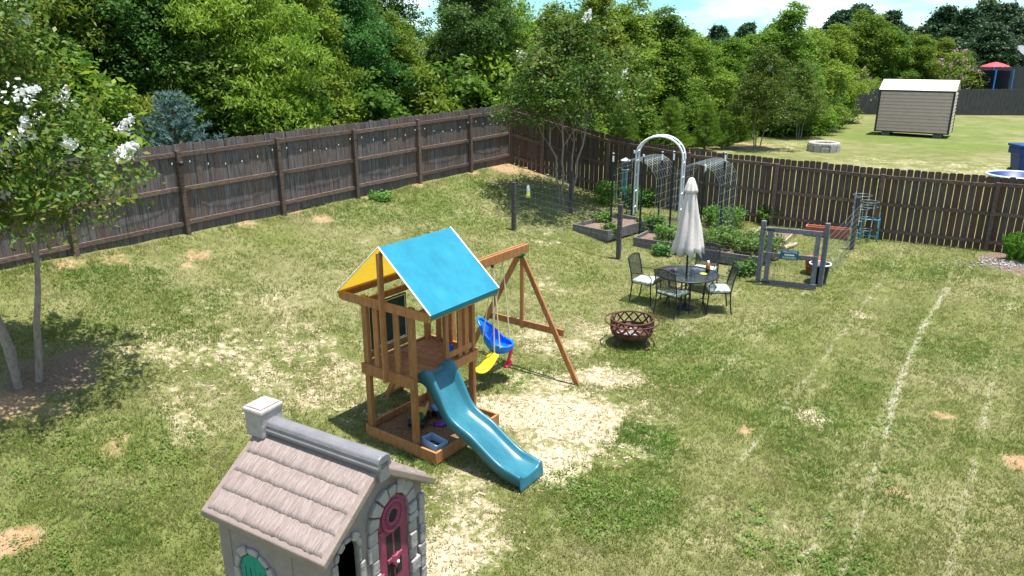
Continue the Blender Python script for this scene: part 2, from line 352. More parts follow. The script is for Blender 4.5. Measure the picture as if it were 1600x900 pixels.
def ground_mat():
    m = bpy.data.materials.new('lawn'); m.use_nodes = True; n = m.node_tree.nodes; l = m.node_tree.links
    b = n['Principled BSDF']; b.inputs['Roughness'].default_value = .95; b.inputs['Specular IOR Level'].default_value = .15
    g = n.new('ShaderNodeNewGeometry')
    def noise(sc, det=4, rough=.6, w=0):
        q = n.new('ShaderNodeTexNoise'); q.inputs['Scale'].default_value = sc; q.inputs['Detail'].default_value = det; q.inputs['Roughness'].default_value = rough
        q.noise_dimensions = '4D'; q.inputs['W'].default_value = w
        l.new(g.outputs['Position'], q.inputs['Vector']); return q.outputs['Fac']
    def attr(nm): a = n.new('ShaderNodeAttribute'); a.attribute_name = nm; return a.outputs['Fac']
    def mth(op, a, c, d=None):
        q = n.new('ShaderNodeMath'); q.operation = op
        for i, v in enumerate((a, c, d)):
            if v is None: continue
            if isinstance(v, (int, float)): q.inputs[i].default_value = v
            else: l.new(v, q.inputs[i])
        return q.outputs[0]
    def step(v, lo, hi):
        q = n.new('ShaderNodeMapRange'); q.interpolation_type = 'SMOOTHSTEP'; q.inputs[1].default_value = lo; q.inputs[2].default_value = hi; l.new(v, q.inputs[0]); return q.outputs[0]
    def mix(f, a, c):
        q = n.new('ShaderNodeMix'); q.data_type = 'RGBA'
        if isinstance(f, (int, float)): q.inputs['Factor'].default_value = f
        else: l.new(f, q.inputs['Factor'])
        for k, v in (('A', a), ('B', c)):
            if isinstance(v, tuple): q.inputs[k].default_value = (*v, 1)
            else: l.new(v, q.inputs[k])
        return q.outputs['Result']
    big, mid, fine, vf = noise(.35, 4), noise(1.7, 5, .65, 3), noise(9, 5, .7, 5), noise(55, 3, .7, 8)
    grass = mix(step(mid, .3, .7), (.115, .135, .036), (.168, .180, .058))
    grass = mix(mth('MULTIPLY', step(attr('lush'), .1, .8), .6), grass, (.105, .165, .028))
    dryf = step(mth('ADD', mth('MULTIPLY', big, .55), mth('ADD', mth('MULTIPLY', mid, .3), mth('MULTIPLY', fine, .28))), .50, .72)
    col = mix(mth('MULTIPLY', dryf, .7), grass, (.275, .24, .135))
    col = mix(mth('MULTIPLY', step(fine, .58, .76), .3), col, (.27, .245, .14))
    col = mix(mth('MULTIPLY', step(vf, .5, .8), .2), col, (.08, .10, .022))
    brk = mth('ADD', mth('MULTIPLY', mth('SUBTRACT', fine, .5), 1.5), mth('MULTIPLY', mth('SUBTRACT', mid, .5), 1.1))
    lf = mth('MULTIPLY', step(mth('ADD', attr('line'), mth('MULTIPLY', brk, 1.1)), .34, .95), step(attr('line'), .05, .3))
    col = mix(mth('MULTIPLY', lf, .8), col, (.36, .33, .25))
    bf = mth('MULTIPLY', step(mth('ADD', attr('bare'), mth('MULTIPLY', brk, 1.5)), .30, 1.05), step(attr('bare'), .02, .25))
    sand = mix(step(fine, .3, .7), (.40, .31, .20), (.56, .47, .345))
    sand = mix(mth('MULTIPLY', step(vf, .55, .75), .5), sand, (.25, .18, .10))
    col = mix(bf, col, sand)
    cf = mth('MULTIPLY', mth('MULTIPLY', step(mth('ADD', attr('clay'), mth('MULTIPLY', brk, 1.3)), .38, 1.1), step(attr('clay'), .03, .3)), .85)
    col = mix(cf, col, mix(step(fine, .35, .65), (.36, .175, .095), (.42, .29, .19)))
    sf = step(mth('ADD', attr('soil'), mth('MULTIPLY', brk, .7)), .4, .8)
    col = mix(sf, col, mix(step(vf, .4, .6), (.13, .085, .062), (.24, .17, .13)))
    l.new(col, b.inputs['Base Color'])
    bp = n.new('ShaderNodeBump'); bp.inputs['Strength'].default_value = .7; bp.inputs['Distance'].default_value = .03
    l.new(mth('ADD', fine, vf), bp.inputs['Height']); l.new(bp.outputs['Normal'], b.inputs['Normal'])
    MATS['lawn'] = m
ground_mat()
lawn = link('lawn', gme, 'lawn'); lawn['kind'] = 'structure'; lawn['label'] = 'sloping dry green lawn with pale bare patches'

# grass blades standing on the lawn (uncountable)
def make_grass(N=400000):
    u = rng.random(N); yy = 4.6 + 19.5 * u ** 1.25; xx = (rng.random(N) * 2 - 1) * (yy * .76 + 1.2)
    dx, dy = xx - C0[0], yy - C0[1]; t = _M[0, 0] * dx + _M[0, 1] * dy; s = _M[1, 0] * dx + _M[1, 1] * dy
    bare = mask(BB, xx, yy) + (fbm(xx, yy, 3.1) - .5) * 1.3; clay = mask(CB, xx, yy) + (fbm(xx, yy, 3.1) - .5); line = linemask(xx, yy); so_ = mask(SB, xx, yy)
    lush = mask(LB, xx, yy) + (fbm(xx + 5, yy, .9) - .45) * 1.3
    prob = np.clip(.66 + .35 * lush, .3, 1) * np.where(bare > .55, .16, 1) * np.where(clay > .6, .12, 1) * (1 - .8 * np.clip(line, 0, 1)) * np.where(so_ > .5, .08, 1)
    prob *= .5 + .6 * np.clip(fbm(xx, yy, 2.3) * 2.2 - .45, 0, 1)
    # keep blades out of the sandbox
    a = (xx + 1.869) * .811 - (yy - 8.834) * .585; b = (xx + 1.869) * .585 + (yy - 8.834) * .811
    keep = (rng.random(N) < prob) & (t > .12) & (s > .12) & ~((a > -.04) & (a < 1.2) & (b > -.04) & (b < 1.2))
    xx, yy, lush = xx[keep], yy[keep], lush[keep]; n = len(xx)
    # clumps of three blades
    xx = np.repeat(xx, 3) + rng.normal(0, .018, 3 * n); yy = np.repeat(yy, 3) + rng.normal(0, .018, 3 * n); lush = np.repeat(lush, 3); n *= 3
    zz = terrain(xx, yy) + (fbm(xx, yy, 1.9) - .5) * .045 - .004
    h = (.022 + .034 * rng.random(n)) * (1 + .55 * np.clip(lush, 0, 1)) * (1 + 1.6 * np.exp(-np.minimum(np.repeat(t[keep], 3), np.repeat(s[keep], 3)) / .22)); a = rng.random(n) * 6.283; w = .0035 + .0035 * rng.random(n) + yy * .00012
    lx, ly = rng.normal(0, .55, n) * h, rng.normal(0, .55, n) * h
    V = np.empty((n, 3, 3), np.float32)
    V[:, 0] = np.stack([xx - np.cos(a) * w, yy - np.sin(a) * w, zz], 1); V[:, 1] = np.stack([xx + np.cos(a) * w, yy + np.sin(a) * w, zz], 1)
    V[:, 2] = np.stack([xx + lx, yy + ly, zz + h], 1)
    me = fast_mesh('grass', V.reshape(-1, 3), np.arange(3 * n).reshape(-1, 3))
    at = me.attributes.new('lush', 'FLOAT', 'FACE'); at.data.foreach_set('value', np.clip(lush, 0, 1).astype(np.float32))
    m = bpy.data.materials.new('grass'); m.use_nodes = True; nn = m.node_tree.nodes; l = m.node_tree.links
    b = nn['Principled BSDF']; b.inputs['Roughness'].default_value = .6; b.inputs['Specular IOR Level'].default_value = .25
    g = nn.new('ShaderNodeNewGeometry'); nz = nn.new('ShaderNodeTexNoise'); nz.inputs['Scale'].default_value = .9; nz.inputs['Detail'].default_value = 4; l.new(g.outputs['Position'], nz.inputs['Vector'])
    av = nn.new('ShaderNodeAttribute'); av.attribute_name = 'lush'
    q = nn.new('ShaderNodeMath'); q.operation = 'MULTIPLY_ADD'; q.inputs[1].default_value = .30; l.new(g.outputs['Random Per Island'], q.inputs[0]); l.new(nz.outputs['Fac'], q.inputs[2])
    q2 = nn.new('ShaderNodeMath'); q2.operation = 'MULTIPLY_ADD'; q2.inputs[1].default_value = -.3; l.new(av.outputs['Fac'], q2.inputs[0]); l.new(q.outputs[0], q2.inputs[2])
    rp = nn.new('ShaderNodeValToRGB'); e = rp.color_ramp.elements; e[0].position = .3; e[0].color = (.135, .222, .040, 1); e[1].position = .92; e[1].color = (.44, .40, .24, 1)
    k = e.new(.62); k.color = (.258, .275, .082, 1); l.new(q2.outputs[0], rp.inputs['Fac']); l.new(rp.outputs['Color'], b.inputs['Base Color'])
    tb = nn.new('ShaderNodeBsdfTranslucent'); ms = nn.new('ShaderNodeMixShader'); ms.inputs[0].default_value = .45; l.new(rp.outputs['Color'], tb.inputs['Color'])
    l.new(b.outputs[0], ms.inputs[1]); l.new(tb.outputs[0], ms.inputs[2]); l.new(ms.outputs[0], nn['Material Output'].inputs['Surface'])
    MATS['grass'] = m
    tag(link('lawn_grass', me, 'grass'), 'short patchy grass blades covering the fenced lawn', 'grass', kind='stuff')
make_grass()
def scatter_ground():
    r = np.random.default_rng(5); P = []
    for p, rad, w in LB[:-3]:
        n = int(420 * rad * w); a = r.random(n) * 6.283; d = rad * .9 * np.sqrt(r.random(n)); c = np.stack([p.x + d * np.cos(a), p.y + d * np.sin(a)], 1)
        c = c[fbm(c[:, 0], c[:, 1], 2.2) > .52]; c = np.repeat(c, 7, 0) + r.normal(0, .03, (len(c) * 7, 2)); P.append(c)
    P = np.concatenate(P); z = terrain(P[:, 0], P[:, 1]) + .022 + .02 * r.random(len(P))
    V, F = leaf_quads(np.column_stack([P, z]), .032, .024, 1.6, None, 6); me = fast_mesh('weeds', V, F); me.materials.append(MATS['leaf_crop'])
    tag(link('lawn_weeds', me, None), 'bright green clover and weeds growing in the lawn', 'weeds', kind='stuff')
    P = []
    for p, rad, w in BB:
        if w < .55 or p.y > 14: continue
        n = int(330 * rad * w); P.append(np.stack([p.x + r.normal(0, rad * .55, n), p.y + r.normal(0, rad * .55, n)], 1))
    P = np.concatenate(P); mb = MB()
    for x, y in P:
        a_ = (x + 1.869) * .811 - (y - 8.834) * .585; b_ = (x + 1.869) * .585 + (y - 8.834) * .811
        if -.1 < a_ < 1.25 and -.1 < b_ < 1.25: continue
        s = .008 + .02 * r.random() ** 3; q = Matrix.Rotation(r.random() * 3, 3, 'Z') @ Matrix.Rotation(r.random() - .5, 3, 'X')
        mb.box((x, y, tz(x, y) + float(fbm(x, y, 1.9) - .5) * .045 + s * .25), (s * (1 + 2.5 * (r.random() < .3)), s, s * .7), q)
    mat('clod', (.30, .225, .14), (.52, .43, .30), 9, .95)
    tag(mb.build('dirt_clods', 'clod'), 'loose dirt crumbs and straw bits on bare ground', 'dirt', kind='stuff')

# ------------------------------------------------------------------ privacy fences
def picket_mesh(w, h, th, clip):
    mb = MB(); x = w / 2
    mb.prism([(-x, 0), (x, 0), (x, h - clip), (x - clip, h), (-x + clip, h), (-x, h - clip)], lambda a, b, d: (a, d, b), -th / 2, th / 2)
    me = bpy.data.meshes.new('picket'); me.from_pydata(mb.v, [], mb.f); me.update(); return me
def fence(name, label, D, zs, zz, posts, t0, t1, step, w, mpick, inward):
    base = C0; rz = math.atan2(D[1], D[0]); nin = Vector((inward[0], inward[1], 0)).normalized()
    root = thing(name, label, 'fence', (C0[0], C0[1], 0))
    gz = lambda t: float(np.interp(t, zs, zz))
    mes = [picket_mesh(w, 1.83, .018, .022) for _ in range(1)]
    mes[0].materials.append(MATS[mpick])
    t = t0
    while t < t1:
        o = link('picket', mes[0], None, root, (D[0] * t, D[1] * t, gz(t) + rnd.uniform(-.025, .012)), rz)
        o.rotation_euler = (rnd.gauss(0, .004), rnd.gauss(0, .0025), rz + rnd.gauss(0, .008)); o.scale.x = rnd.uniform(.985, 1.0)
        t += step
    P = lambda t, off, z: Vector((D[0] * t, D[1] * t, z)) + nin * off
    for t in posts:
        if t0 - .1 <= t <= t1 + .1: MB().beam(P(t, .075, gz(t) - .1), P(t, .075, gz(t) + 1.70 + rnd.uniform(-.02, .03)), .092, .092, (D[0], D[1], 0)).build('post', 'fence_rail', root, .004)
    pp = [p for p in posts if p <= t1 + 3]
    for a, b in zip(pp[:-1], pp[1:]):
        for hz in (.24, .93, 1.62):
            j = rnd.uniform(-.012, .012); s0, s1 = a + .048, min(b - .048, t1)
            if s1 > s0: MB().beam(P(s0, .034, gz(s0) + hz + j), P(s1, .034, gz(s1) + hz + j + rnd.uniform(-.012, .012)), .042, .088).build('rail', 'fence_rail', root, .003)
    return root
nL = (DR[0], DR[1]); nR = (DL[0], DL[1])
nL = (.811, -.585); nR = (-.488, -.873)
fence('privacy_fence', 'long weathered grey wood picket fence on the left below the woods', DL, [0, 16], [1.57, 1.31], [0, 2.1, 4.35, 6.67, 8.94, 11.31, 13.5, 15.8, 18.1], .02, 16.6, .1425, .138, 'fence_lit', nL)
fence('privacy_fence', 'dark brown wood picket fence behind the garden beds, in shade', DR, FS, FZ, [0, 1.2, 3.4, 5.85, 8.26, 10.83, 13.3, 15.7, 18.1], .1, 16.4, .153, .140, 'fence_shaded', nR)

# string of bulbs along the left fence
sl_root = thing('string_lights', 'string of small clear bulbs hanging along the left fence', 'string lights', (C0[0], C0[1], 0))
zl = lambda t: 1.57 - .01625 * t
def cablep(t, a, b): k = (t - a) / (b - a); return Vector((DL[0] * t + nL[0] * .14, DL[1] * t + nL[1] * .14, zl(t) + 1.56 - .22 * 4 * k * (1 - k)))
pl = [0, 2.1, 4.35, 6.67, 8.94, 11.31, 13.5]
cm = MB()
for a, b in zip(pl[:-1], pl[1:]):
    cm.tube([cablep(a + (b - a) * i / 10, a, b) for i in range(11)], .004, 4)
cm.build('cable', 'black_plastic', sl_root)
bme = MB().lathe([(.0, 0), (.008, -.01), (.012, -.03), (.009, -.045), (0, -.05)], n=8); bm0 = bme.build('bulb', 'bulb', sl_root)
first = True
for a, b in zip(pl[:-1], pl[1:]):
    for i in range(6):
        o = bm0 if first else bm0.copy()
        if not first: COL.objects.link(o)
        first = False; o.location = cablep(a + (b - a) * (i + .5) / 6, a, b)
lamp = thing('solar_lamp', 'small black solar lamp fixed to a left fence post', 'lamp', (C0[0] + DL[0] * 11.31 + nL[0] * .16, C0[1] + DL[1] * 11.31 + nL[1] * .16, zl(11.31) + 1.45))
MB().lathe([(0, -.03), (.05, -.03), (.06, .02), (.03, .05), (0, .055)], n=12).build('housing', 'black_plastic', lamp)
MB().beam((-.06, .04, .0), (0, 0, .0), .03, .03).build('bracket', 'black_plastic', lamp)

# ------------------------------------------------------------------ trees
def leaf_quads(P, L, W, up=.8, out=None, seed=0, droop=0.0):
    r = np.random.default_rng(seed); n = len(P)
    nr = r.normal(0, 1, (n, 3)); nr[:, 2] += up * 1.6
    if out is not None: nr += out * .7
    nr /= np.linalg.norm(nr, axis=1)[:, None] + 1e-9
    d = np.cross(nr, r.normal(0, 1, (n, 3))); d /= np.linalg.norm(d, axis=1)[:, None] + 1e-9
    d[:, 2] -= droop; d /= np.linalg.norm(d, axis=1)[:, None] + 1e-9
    s = np.cross(nr, d); s /= np.linalg.norm(s, axis=1)[:, None] + 1e-9
    k = (.65 + .7 * r.random(n))[:, None]; l = d * L * k / 2; w = s * W * k / 2
    V = np.stack([P - l, P + w - l * .1, P + l, P - w - l * .1], 1).reshape(-1, 3)
    return V, np.arange(4 * n).reshape(-1, 4)
def blob_points(bl, nc, nl, sig, r, up=.35):
    pts = []; outs = []
    for c, rad in bl:
        k = max(4, int(nc * (rad.prod() ** (2 / 3.)) / .55))
        d = r.normal(0, 1, (k, 3)); d[:, 2] += up; d /= np.linalg.norm(d, axis=1)[:, None]
        q = c + d * rad * (.5 + .58 * r.random(k) ** .7)[:, None]
        m = np.repeat(q, nl, 0) + r.normal(0, 1, (k * nl, 3)) * np.array([sig, sig, sig * .55]); pts.append(m); outs.append(np.repeat(d, nl, 0))
    return np.concatenate(pts), np.concatenate(outs)
def limb(mb, a, b, r0, r1, r, wob=.08, n=5):
    a, b = np.array(a), np.array(b); L = np.linalg.norm(b - a)
    P = [a + (b - a) * i / n + (r.normal(0, wob * L / n, 3) if 0 < i < n else 0) + np.array([0, 0, .07 * L * math.sin(math.pi * i / n)]) for i in range(n + 1)]
    mb.tube(P, [r0 + (r1 - r0) * i / n for i in range(n + 1)], 6)
    return P
def make_tree(seed, H, prof, nb, brad, nc, nl, sig, leaf, L, W, bark, trunk_r, low=.08, multi=1, up=.8, droop=0, flowers=0, pet='petal'):
    """prof(h) -> crown radius at height fraction h; returns (wood mesh, leaf mesh, flower mesh)"""
    r = np.random.default_rng(seed); bl = []
    for i in range(nb):
        h = low + (1 - low) * ((i + r.random()) / nb); R_ = prof(h) * (.55 + .5 * r.random()); a = i * 2.4 + r.normal(0, .5)
        rr = max(.1, R_ * (.25 + .75 * r.random() ** .5) * (.8 if h > .8 else 1))
        b = brad * (1.14 - .5 * h) * (.65 + .7 * r.random()) * (.75 + .45 * prof(h) / max(prof(.4), .1))
        bl.append((np.array([rr * math.cos(a), rr * math.sin(a), h * H]), np.array([b, b, b * .72])))
    P, O = blob_points(bl, nc, nl, sig, r)
    P[:, 2] = np.maximum(P[:, 2], .03)
    V, F = leaf_quads(P, L, W, up, O, seed + 1, droop)
    lm = fast_mesh('crown', V, F); lm.materials.append(MATS[leaf])
    mb = MB(); tops = []
    for k in range(multi):
        a = k * 6.283 / multi + r.random(); lean = .0 if multi == 1 else .13 * H
        top = np.array([lean * math.cos(a), lean * math.sin(a), H * (.9 if multi == 1 else .6)])
        b0 = np.array([.0, .0, -.1]) if multi == 1 else np.array([.14 * math.cos(a), .14 * math.sin(a), -.1])
        tops.append(limb(mb, b0, top, trunk_r, trunk_r * .25, r, .06, 8))
    for c, rad in bl:
        T = tops[r.integers(0, multi)]; z = c[2] * .62
        j = min(range(len(T)), key=lambda i: abs(T[i][2] - z))
        limb(mb, T[j], c, trunk_r * .38 * (1 - .5 * c[2] / H), .012, r, .12, 4)
    wm = bpy.data.meshes.new('trunk'); wm.from_pydata(mb.v, [], mb.f); wm.polygons.foreach_set('use_smooth', mb.sm); wm.materials.append(MATS[bark])
    fm = None
    if flowers:
        pts = []
        for q in range(flowers):
            c, rad = bl[r.integers(0, nb)]; d = r.normal(0, 1, 3); d[2] = abs(d[2]) + .5; d /= np.linalg.norm(d); tip = c + d * rad * 1.3
            k = 70; t_ = r.random(k)[:, None]; pts.append(tip + d * (t_ * .24) + r.normal(0, .055, (k, 3)) * (1.15 - t_))
        V, F = leaf_quads(np.concatenate(pts), .055, .05, .5, None, seed + 3); fm = fast_mesh('blossom', V, F); fm.materials.append(MATS[pet])
    return wm, lm, fm, H
rd = lambda w: (lambda h: w * math.sin(math.pi * min(1, max(0, .08 + .86 * h)) ** .8) + .15)
cone = lambda w: (lambda h: w * (1.05 - h) ** .55 + .1)
egg = lambda w: (lambda h: w * (math.sin(math.pi * (.12 + .8 * h)) ** .6) * (1.1 - .5 * h) + .1)
TREE = {
  'oak': make_tree(1, 8, rd(2.6), 42, 1.0, 46, 26, .17, 'leaf_a', .135, .078, 'bark', .16, .03),
 'gum': make_tree(2, 8, egg(2.3), 42, .9, 48, 26, .17, 'leaf_b', .135, .085, 'bark', .14, .04),
 'walnut': make_tree(3, 8, rd(2.9), 46, .95, 44, 30, .18, 'leaf_b', .19, .05, 'bark', .14, .03, droop=.7),
 'holly': make_tree(4, 8, rd(2.4), 42, .95, 50, 28, .15, 'leaf_c', .11, .066, 'bark', .15, .02),
 'poplar': make_tree(5, 8, cone(2.2), 42, .75, 54, 26, .16, 'leaf_b', .13, .085, 'bark', .12, .05),
 'far': make_tree(6, 10, rd(4.2), 50, 1.5, 26, 22, .3, 'leaf_dark', .34, .24, 'bark', .2, .1),
 'bush': make_tree(7, 2.4, rd(1.3), 16, .6, 44, 18, .14, 'leaf_a', .14, .08, 'bark', .05, .05),
 'brush': make_tree(8, 2.4, rd(1.4), 16, .6, 44, 18, .16, 'leaf_b', .17, .075, 'bark', .05, .05, droop=.3),
 'myrtle_far': make_tree(9, 5, egg(1.7), 32, .8, 46, 18, .13, 'leaf_myrtle', .11, .055, 'bark_pale', .04, .3, 3, flowers=3),
 'pink': make_tree(10, 3.5, egg(1.5), 22, .6, 40, 16, .14, 'leaf_b', .14, .08, 'bark_pale', .05, .2, 3, flowers=40, pet='petal_pink'),
}
def make_pine(seed, H, leaf, needle, tw, n_wh, wid, tuft, ln):
    r = np.random.default_rng(seed); mb = MB(); limb(mb, (0, 0, -.1), (0, 0, H), .05, .01, r, .02, 6); pts = []; dirs = []
    for w in range(n_wh):
        h = .06 + .92 * w / n_wh
        for k in range(6):
            a = k * 1.047 + w * .6 + r.normal(0, .2); L = wid * (1.03 - h) * (.7 + .5 * r.random()) + .12
            tip = np.array([math.cos(a) * L, math.sin(a) * L, h * H + L * .45]); b0 = np.array([0, 0, h * H]); mb.tube([b0, (b0 + tip) / 2 + np.array([0, 0, -.04]), tip], [.014, .01, .005], 4)
            m = max(2, int(L * 9))
            for q in range(m):
                c = b0 + (tip - b0) * (.25 + .75 * q / m); pts.append(np.repeat(c[None], tuft, 0)); d = r.normal(0, 1, (tuft, 3)) + (tip - b0) / np.linalg.norm(tip - b0) * 1.1; d[:, 2] += .25; dirs.append(d)
    P = np.concatenate(pts); D = np.concatenate(dirs); D /= np.linalg.norm(D, axis=1)[:, None]; n = len(P)
    s = np.cross(D, r.normal(0, 1, (n, 3))); s /= np.linalg.norm(s, axis=1)[:, None]; k = (ln * (.7 + .5 * r.random(n)))[:, None]
    V = np.stack([P - s * tw, P + s * tw, P + D * k], 1).reshape(-1, 3)
    lm = fast_mesh('crown', V, np.arange(3 * n).reshape(-1, 3)); lm.materials.append(MATS[leaf])
    wm = bpy.data.meshes.new('trunk'); wm.from_pydata(mb.v, [], mb.f); wm.materials.append(MATS['bark']); return wm, lm, None, H
TREE['pine'] = make_pine(21, 2.6, 'leaf_pine', 0, .008, 11, .95, 22, .24)
TREE['blue'] = make_pine(22, 3.4, 'leaf_blue', 0, .014, 15, 1.5, 26, .15)
def plant_tree(kind, name, label, cat, loc, height, wide=1.0, group=None, rz=None):
    wm, lm, fm, H0 = TREE[kind]; k = height / H0
    root = thing(name, label, cat, loc, rnd.uniform(0, 6.28) if rz is None else rz, group); root.scale = (k * wide, k * wide, k)
    link('trunk', wm, None, root); link('crown', lm, None, root)
    if fm: link('blossom', fm, None, root)
    return root
def tree_px(kind, name, label, px, Yd, top, wide=1.0, group=None, cat='tree'):
    d = ray(px, 85); x = d.x / d.y * Yd; zb = tz(x, Yd); zt = atY(px, top, Yd).z
    return plant_tree(kind, name, label, cat, (x, Yd, zb - .05), zt - zb, wide, group)
ORD = ['first', 'second', 'third', 'fourth', 'fifth', 'sixth', 'seventh', 'eighth', 'ninth', 'tenth', 'eleventh', 'twelfth', 'thirteenth', 'fourteenth', 'fifteenth']
# trees right behind the left fence, listed from the left edge of the picture to the corner
row1 = [('oak', -70, 15.5, -160), ('walnut', 40, 17.0, -150), ('holly', 150, 18.5, -110), ('oak', 262, 19.5, -90), ('walnut', 375, 20.0, -75), ('gum', 470, 22.0, -50), ('holly', 545, 24.0, -30), ('walnut', 500, 22.5, 60), ('gum', 620, 25.5, 25), ('oak', 688, 28.0, 55), ('holly', 742, 28.5, -50), ('gum', 800, 30.0, -5)]
for i, (k, px, Yd, top) in enumerate(row1):
    nm = {'oak': 'green oak tree', 'walnut': 'drooping long-leafed tree', 'holly': 'dark glossy tree', 'gum': 'light green tree'}[k]
    tree_px(k, 'broadleaf_tree', f'{nm} behind the left fence, {ORD[i]} from the left', px, Yd, top, 1.0, 'trees at the edge of the woods')
# rows deeper in the woods
deep = [(-160, 20, -260), (-20, 23, -230), (110, 24, -200), (215, 25, -150), (330, 26, -140), (430, 28, -110), (530, 30, -70), (600, 32, -25), (735, 34, -45), (80, 30, -120), (290, 33, -110), (470, 36, -40), (580, 40, -10), (760, 40, -20), (-120, 28, -200)]
for i, (px, Yd, top) in enumerate(deep):
    tree_px(('holly', 'oak', 'gum')[i % 3], 'broadleaf_tree', 'tall leafy tree deep in the woods behind the left fence', px, Yd, top, 1.05, 'trees deep in the woods')
under = [(-40, 14.5, 120), (70, 15.7, 110), (150, 17.6, 165), (335, 18.8, 130), (405, 20.0, 110), (480, 21.2, 120), (560, 22.6, 115), (640, 24.6, 110), (705, 26.0, 95), (765, 27.5, 90), (840, 27.0, 110)]
for i, (px, Yd, top) in enumerate(under):
    tree_px(('bush', 'brush')[i % 2], 'understory_bush', f'leafy understory bush just behind the left fence, {ORD[i]} counted from the left', px, Yd, top, .95, 'bushes behind the left fence', 'bush')
tree_px('blue', 'blue_conifer', 'feathery blue-green conifer just behind the left fence', 256, 16.5, 132, 1.2)
# tree belt beyond the back fence
row2 = [('gum', 865, 31, 12), ('poplar', 925, 32, -12), ('gum', 975, 34, 2), ('poplar', 1040, 35, 18), ('gum', 1085, 37, 55), ('poplar', 1140, 39, 62), ('gum', 1180, 41, 58), ('poplar', 1228, 40, 10), ('gum', 1262, 42, 45), ('poplar', 1305, 47, 42), ('gum', 1352, 57, 20), ('poplar', 1395, 57, 45), ('gum', 1432, 58, 52), ('poplar', 1470, 60, 62), ('gum', 1505, 66, 80)]
for i, (k, px, Yd, top) in enumerate(row2):
    tree_px(k, 'young_tree', f'{"pointed" if k == "poplar" else "rounded"} young tree in the belt beyond the back fence, {ORD[i]} from the left', px, Yd, top, 1.25 if i < 9 else 1.25, 'belt of young trees beyond the back fence')
for i, (px, Yd, top) in enumerate([(890, 36, 30), (1010, 40, 28), (1120, 46, 66), (1200, 47, 55), (1290, 58, 55), (1380, 62, 50), (1450, 66, 70)]):
    tree_px('oak', 'broadleaf_tree', 'leafy tree hidden behind the belt of young trees', px, Yd, top, 1.2, 'second row behind the tree belt')
for i, (k, px, Yd, top) in enumerate([('brush', 900, 28, 150), ('bush', 1000, 31, 150), ('brush', 1035, 33.5, 170), ('bush', 1095, 35, 160), ('brush', 1150, 36.5, 160), ('bush', 1225, 38.5, 150), ('brush', 1175, 37.5, 175), ('bush', 1290, 44, 135)]):
    tree_px(k, 'understory_bush', f'low bush under the tree belt beyond the back fence, {ORD[i]} from the corner', px, Yd, top, 1.1, 'bushes along the tree belt', 'bush')
for i, (px, Yd, top) in enumerate([(975, 28.5, 152), (1055, 30.5, 146), (1112, 32.5, 155), (1140, 33, 168), (925, 27.5, 165)]):
    tree_px('pine', 'pine_sapling', f'bright green pine sapling beyond the back fence, {["left of the white arbor", "above the white arbor top", "right of the white arbor", "rightmost and short", "nearest the corner myrtle"][i]}', px, Yd, top, 1.0, 'pine saplings', 'tree')
tree_px('myrtle_far', 'ornamental_tree', 'small tree with thin trunk standing in the neighbouring lawn, nearer one', 1197, 33.0, 75, .9, None)
tree_px('myrtle_far', 'ornamental_tree', 'small tree with thin trunk in the neighbouring lawn, farther one', 1262, 37.5, 95, .9, None)
tree_px('pink', 'pink_myrtle', 'pink flowering crape myrtle left of the tan shed', 1352, 54.5, 112, 1.0)
tree_px('pink', 'pink_myrtle', 'pink flowering crape myrtle behind the tan shed roof', 1492, 56, 88, 1.2)
for i, (px, Yd, top) in enumerate([(1075, 95, 52), (1120, 100, 46), (1165, 105, 42), (1205, 100, 44), (1308, 95, 24), (1335, 100, 15), (1385, 95, 25), (1470, 92, 18), (1505, 88, 22), (1530, 95, 8), (1560, 90, 14), (1595, 92, 22), (1640, 90, 15), (1545, 74, 42), (1585, 78, 34)]):
    tree_px('far', 'far_tree', f'dark green far tree on the skyline, {ORD[i]} from the left' if i < 13 else f'dark rounded tree behind the far fence, {"left" if i == 13 else "right"} one', px, Yd, top, 1.0, 'far trees on the skyline')
scatter_ground()
# crape myrtles inside the yard
TREE['myrtle_near'] = make_tree(31, 4.7, egg(1.5), 38, .68, 62, 22, .10, 'leaf_myrtle', .075, .038, 'bark_pale', .046, .44, 3, droop=.3, flowers=48)
p = gp(45, 596); plant_tree('myrtle_near', 'crape_myrtle', 'white flowering crape myrtle with several pale trunks at the left edge', 'tree', p + Vector((-.05, 0, 0)), 5.1, 1.0, rz=2.0)
TREE['myrtle_yard'] = make_tree(33, 4.4, rd(1.75), 38, .72, 48, 20, .12, 'leaf_myrtle', .09, .045, 'bark_pale', .034, .50, 4, flowers=9)
p = gp(884, 318); plant_tree('myrtle_yard', 'crape_myrtle', 'crape myrtle inside the fence corner with a wide green crown and few white blooms', 'tree', p, 5.0, 1.05, rz=.6)

# ------------------------------------------------------------------ wooden playset
PA = math.atan2(-.585, .811)
FL = Vector((-1.869, 8.834, 0)); FL.z = tz(-1.4, 9.2) - .01
def pworld(a, b, z=0): return FL + Vector((.811 * a + .585 * b, -.585 * a + .811 * b, z))
ps = thing('playset', 'cedar playset tower with teal canopy, wavy slide and swing beam', 'playset', FL, PA)
ZD = 1.0
def part(name, p0, p1, w, h, m='cedar', up=(0, 0, 1), par=None, bev=.004): return MB().beam(p0, p1, w, h, up).build(name, m, par or ps, bev)
for a, b in ((0, 0), (.8, 0), (0, 1.15), (.8, 1.15)): part('post', (a, b, -.1), (a, b, 1.96), .085, .06)
part('post', (.8, .62, ZD), (.8, .62, 1.96), .06, .06)
for b, s in ((-.052, 0), (1.202, 1)):
    part('cross_beam', (-.36, b, 1.91), (1.17, b, 1.91), .035, .115)
    part('gable_post', (.40, b + (-.034 if not s else .034), ZD - .1), (.40, b + (-.034 if not s else .034), 2.60), .032, .085, up=(0, 1, 0))
for a in (-.34, 1.15): part('eave_beam', (a, -.03, 1.93), (a, 1.18, 1.93), .035, .085)
